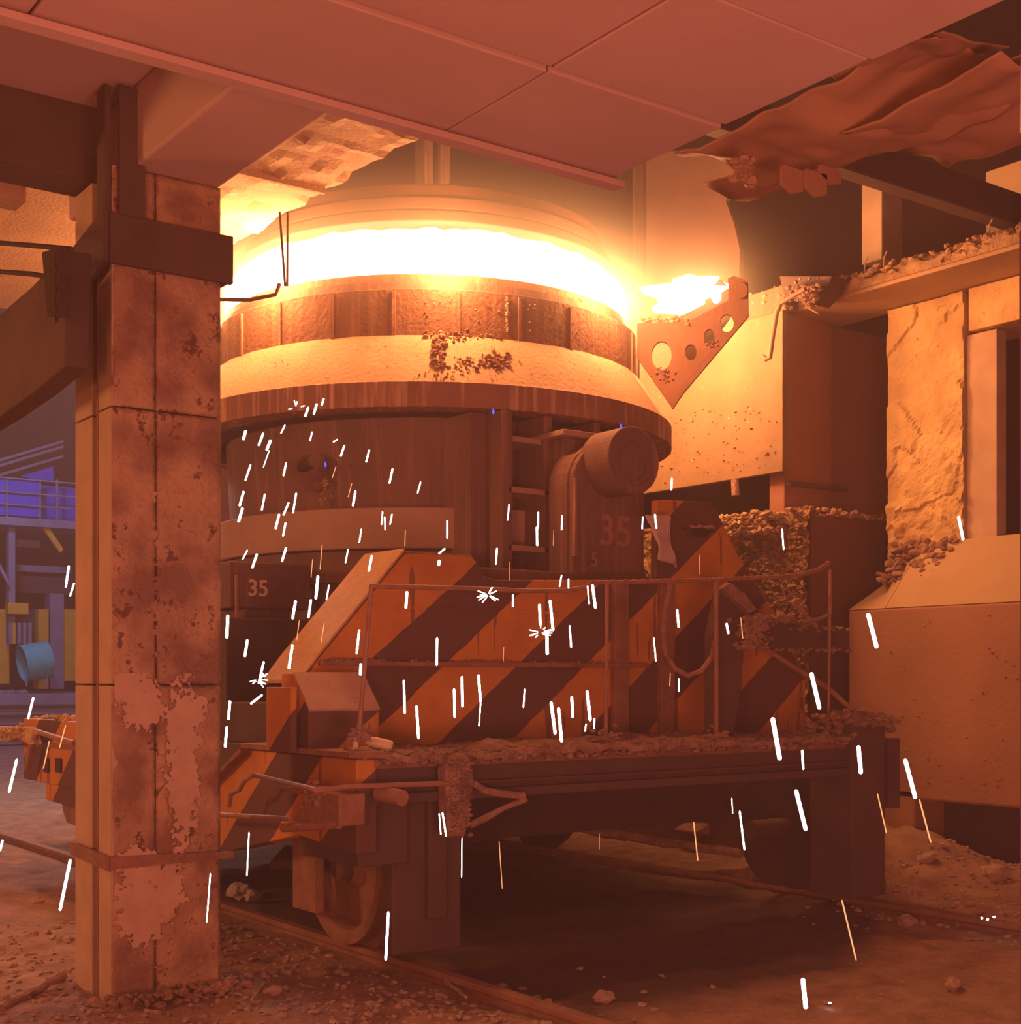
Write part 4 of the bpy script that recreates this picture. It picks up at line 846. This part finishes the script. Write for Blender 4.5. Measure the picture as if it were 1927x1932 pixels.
# ================================================================ SPARKS
SP = """611 752 607 765 4;598 762 592 782 5;582 768 576 786 5;538 802 530 818 3;464 812 459 830 6;497 817 488 841 5;511 830 503 850 6;508 850 497 882 2;589 815 585 832 3;637 829 629 834 3;650 840 643 861 4;697 849 691 872 4;540 873 535 898 4;634 880 627 902 -2;741 884 735 912 4;794 909 788 931 3;473 877 463 907 4;460 927 452 955 5;500 932 494 963 4;559 930 553 968 4;458 958 450 985 6;545 948 535 972 4;527 970 520 998 5;539 986 534 1012 4;664 912 657 938 -2;671 926 666 955 5;722 965 720 990 3;726 975 727 1000 3;740 970 736 990 3;765 1000 764 1030 -2;844 982 844 1016 4;682 998 678 1024 3;961 951 958 982 3;1016 966 1015 998 4;1013 994 1014 1030 5;1061 972 1060 1000 3;1045 1000 1044 1030 -1;467 1038 458 1055 3;485 1045 476 1072 5;540 1033 532 1060 5;657 1036 652 1062 3;702 1048 696 1078 5;608 1028 604 1075 -2;590 1055 587 1090 -2;600 1086 596 1130 6;621 1104 616 1132 3;558 1133 552 1168 6;587 1131 582 1166 5;565 1170 560 1208 -2;552 1216 545 1262 6;467 1207 462 1239 6;498 1248 488 1290 5;495 1311 473 1328 5;430 1160 428 1204 7;434 1322 431 1358 6;428 1371 425 1410 6;678 1188 673 1234 5;612 1175 606 1212 -2;681 1252 680 1274 6;768 1116 766 1148 6;825 1203 824 1256 5;829 1058 828 1066 7;840 1035 828 1045 4;762 1283 764 1347 5;786 1331 790 1394 6;857 1299 858 1354 5;872 1276 873 1334 6;903 1273 907 1325 6;907 1326 904 1370 3;990 1300 988 1335 3;938 1034 936 1065 4;962 1060 962 1095 -1;968 1122 968 1145 4;1018 1140 1020 1180 6;1038 1132 1044 1190 6;1032 1195 1033 1235 7;1075 1180 1078 1222 4;951 1220 950 1248 -1;1060 1085 1056 1107 3;1073 1092 1073 1110 3;1109 1105 1112 1140 3;1118 1103 1124 1148 6;1040 1324 1048 1385 7;1054 1335 1060 1400 7;1079 1314 1081 1354 6;1108 1303 1114 1360 7;1122 1355 1121 1375 3;1106 1366 1104 1380 3;1234 1203 1238 1248 3;1278 1150 1281 1184 5;1265 1270 1264 1295 -2;1281 1280 1281 1305 3;1371 1176 1375 1196 5;1398 1165 1402 1205 -2;1268 902 1267 925 4;1236 970 1239 997 4;1213 975 1212 998 3;1320 1047 1321 1085 -1;1476 998 1479 1037 3;1809 974 1818 1019 6;1638 1157 1655 1223 9;1531 1269 1547 1338 9;1458 1354 1472 1434 10;1514 1415 1516 1452 5;1620 1407 1625 1460 9;1708 1432 1728 1507 9;1735 1508 1757 1590 -4;1656 1497 1673 1572 -3;1502 1490 1521 1567 9;1381 1506 1383 1535 2;1396 1530 1405 1604 4;1309 1550 1317 1624 -3;1515 1846 1521 1903 10;1589 1698 1616 1812 -4;942 1587 948 1677 -2;872 1580 871 1656 2;829 1535 832 1575 3;835 1533 842 1578 4;733 1720 728 1812 6;470 1570 466 1653 3;397 1648 390 1741 3;1131 1573 1131 1603 -1;32 1432 17 1495 6;133 1621 113 1718 7;63 1316 53 1356 5;130 1067 124 1108 5;140 1100 132 1125 4;93 1398 82 1450 -3;124 1368 112 1412 -3;5 1585 0 1605 5"""
def where(x, y):
    if x < 145: return 'left of the foreground column'
    if x < 420: return 'before the foreground column'
    if y < 900: return 'on the upper left of the dark ladle shell' if x < 625 else ('in the middle of the dark ladle shell' if x < 900 else 'near the trunnion')
    if y < 1030: return 'before the left end of the pale ladle band' if x < 600 else ('before the middle of the pale ladle band' if x < 900 else ('beside the trunnion plate' if x < 1300 else 'before the right pillar and slag block'))
    if y < 1140: return 'around the number on the left lug' if x < 640 else ('over the left top of the striped bulkhead' if x < 900 else ('along the bent handrail' if x < 1420 else 'before the right wall'))
    if y < 1400:
        if x < 530: return 'in the gap beside the column'
        if x < 700: return 'over the sloping left edge of the bulkhead'
        if x < 880: return 'before the left lower bulkhead'
        if x < 1090: return 'before the middle of the bulkhead'
        return 'before the right part of the bulkhead' if x < 1420 else 'at the right end of the car'
    if x > 1560: return 'at the lower right over the dirt mound'
    return 'below the left part of the platform' if x < 900 else ('in the dark below the platform' if x < 1440 else 'at the right end of the platform beam')
ORD = ['leftmost', 'second from left', 'third from left', 'fourth from left', 'fifth from left', 'sixth from left', 'seventh from left', 'eighth from left', 'ninth from left', 'tenth from left', 'eleventh from left', 'twelfth from left', 'thirteenth from left', 'fourteenth from left']
groups = {}
for s in SP.split(';'):
    x0, y0, x1, y1, w = map(float, s.split())
    ln = math.hypot(x1 - x0, y1 - y0); d = 6.1 - min(1.6, ln / 60) + random.uniform(-.25, .15)
    if y0 > 1500: d = min(d, 5.2)
    if x0 < 420: d = min(d, 5.6)
    ww = abs(w); d = d if ww < 8 else 4.3
    a, b = od(x0, y0, d), od(x1, y1, d + .02); r = ww * .40 * d / F * (1.0 if w > 0 else .9)
    c = (a + b) / 2
    o = MB().tube([a - c, (a - c) * .93, (b - c) * .93, b - c], r, 8, 0, [r * .45, r, r, r * .5]).obj('spark', 'spark' if w > 0 else 'ember'); o.location = c
    hot = 'white-hot' if w > 0 else 'thin orange'
    groups.setdefault((hot, where(x0, y0)), []).append((x0, o))
for (hot, wh), l in groups.items():
    l.sort(key=lambda t: t[0])
    for i, (x, o) in enumerate(l):
        if len(l) == 1: tag(o, f'the only {hot} spark {wh}', 'spark')
        else:
            w_ = 'rightmost' if i == len(l) - 1 else ORD[min(i, 13)]
            tag(o, f'{w_} of the {hot} sparks {wh}', 'spark', f'{hot} sparks {wh}')
for i, (x, y, n, l) in enumerate(((921, 1122, 12, 'star-shaped burst of sparks on the handrail'), (1020, 1193, 11, 'burst of sparks before the striped bulkhead'), (487, 1282, 9, 'burst of sparks left of the bulkhead slope'), (560, 770, 4, 'small burst of sparks at the top left of the ladle shell'))):
    c = od(x, y, 6.0); t = thing('spark_burst', l, 'sparks', c, 'spark bursts')
    for k in range(n):
        a = random.uniform(0, 6.28); dx, dy = math.cos(a), math.sin(a) * .7; r0, r1 = random.uniform(2, 14), random.uniform(14, 24)
        MB().tube([od(x + dx * r0, y + dy * r0, 6.0), od(x + dx * r1, y + dy * r1, 6.0 + random.uniform(-.03, .03))], .0022, 5).obj('spark_ray', 'spark', t)
for k, (x, y) in enumerate(((1853, 1732), (1864, 1735), (1876, 1730))):
    p = oz(x, y, .12); o = MB().rock((0, 0, 0), .008, .8, 1).obj('droplet', 'spark'); o.location = p; tag(o, ['left', 'middle', 'right'][k] + ' one of three glowing droplets lying by the far rail', 'spark', 'glowing droplets by the rail')
p = oz(1566, 1892, .04); o = MB().rock((0, 0, 0), .008, .8, 1).obj('droplet', 'spark'); o.location = p; tag(o, 'single glowing droplet on the ground at the bottom right', 'spark')

# ================================================================ SMOKE
hz = bpy.data.materials.new('thin_smoke'); hz.use_nodes = True; N = hz.node_tree.nodes; N.clear()
v_ = N.new('ShaderNodeVolumeScatter'); v_.inputs['Color'].default_value = (.95, .72, .78, 1); v_.inputs['Density'].default_value = .0105; v_.inputs['Anisotropy'].default_value = .2
o_ = N.new('ShaderNodeOutputMaterial'); hz.node_tree.links.new(v_.outputs[0], o_.inputs['Volume'])
o = MB().box(-6, 14, -4, 17, -.3, 9.5).obj('smoke', hz); tag(o, 'thin reddish smoke filling the bay', 'smoke', kind='stuff')
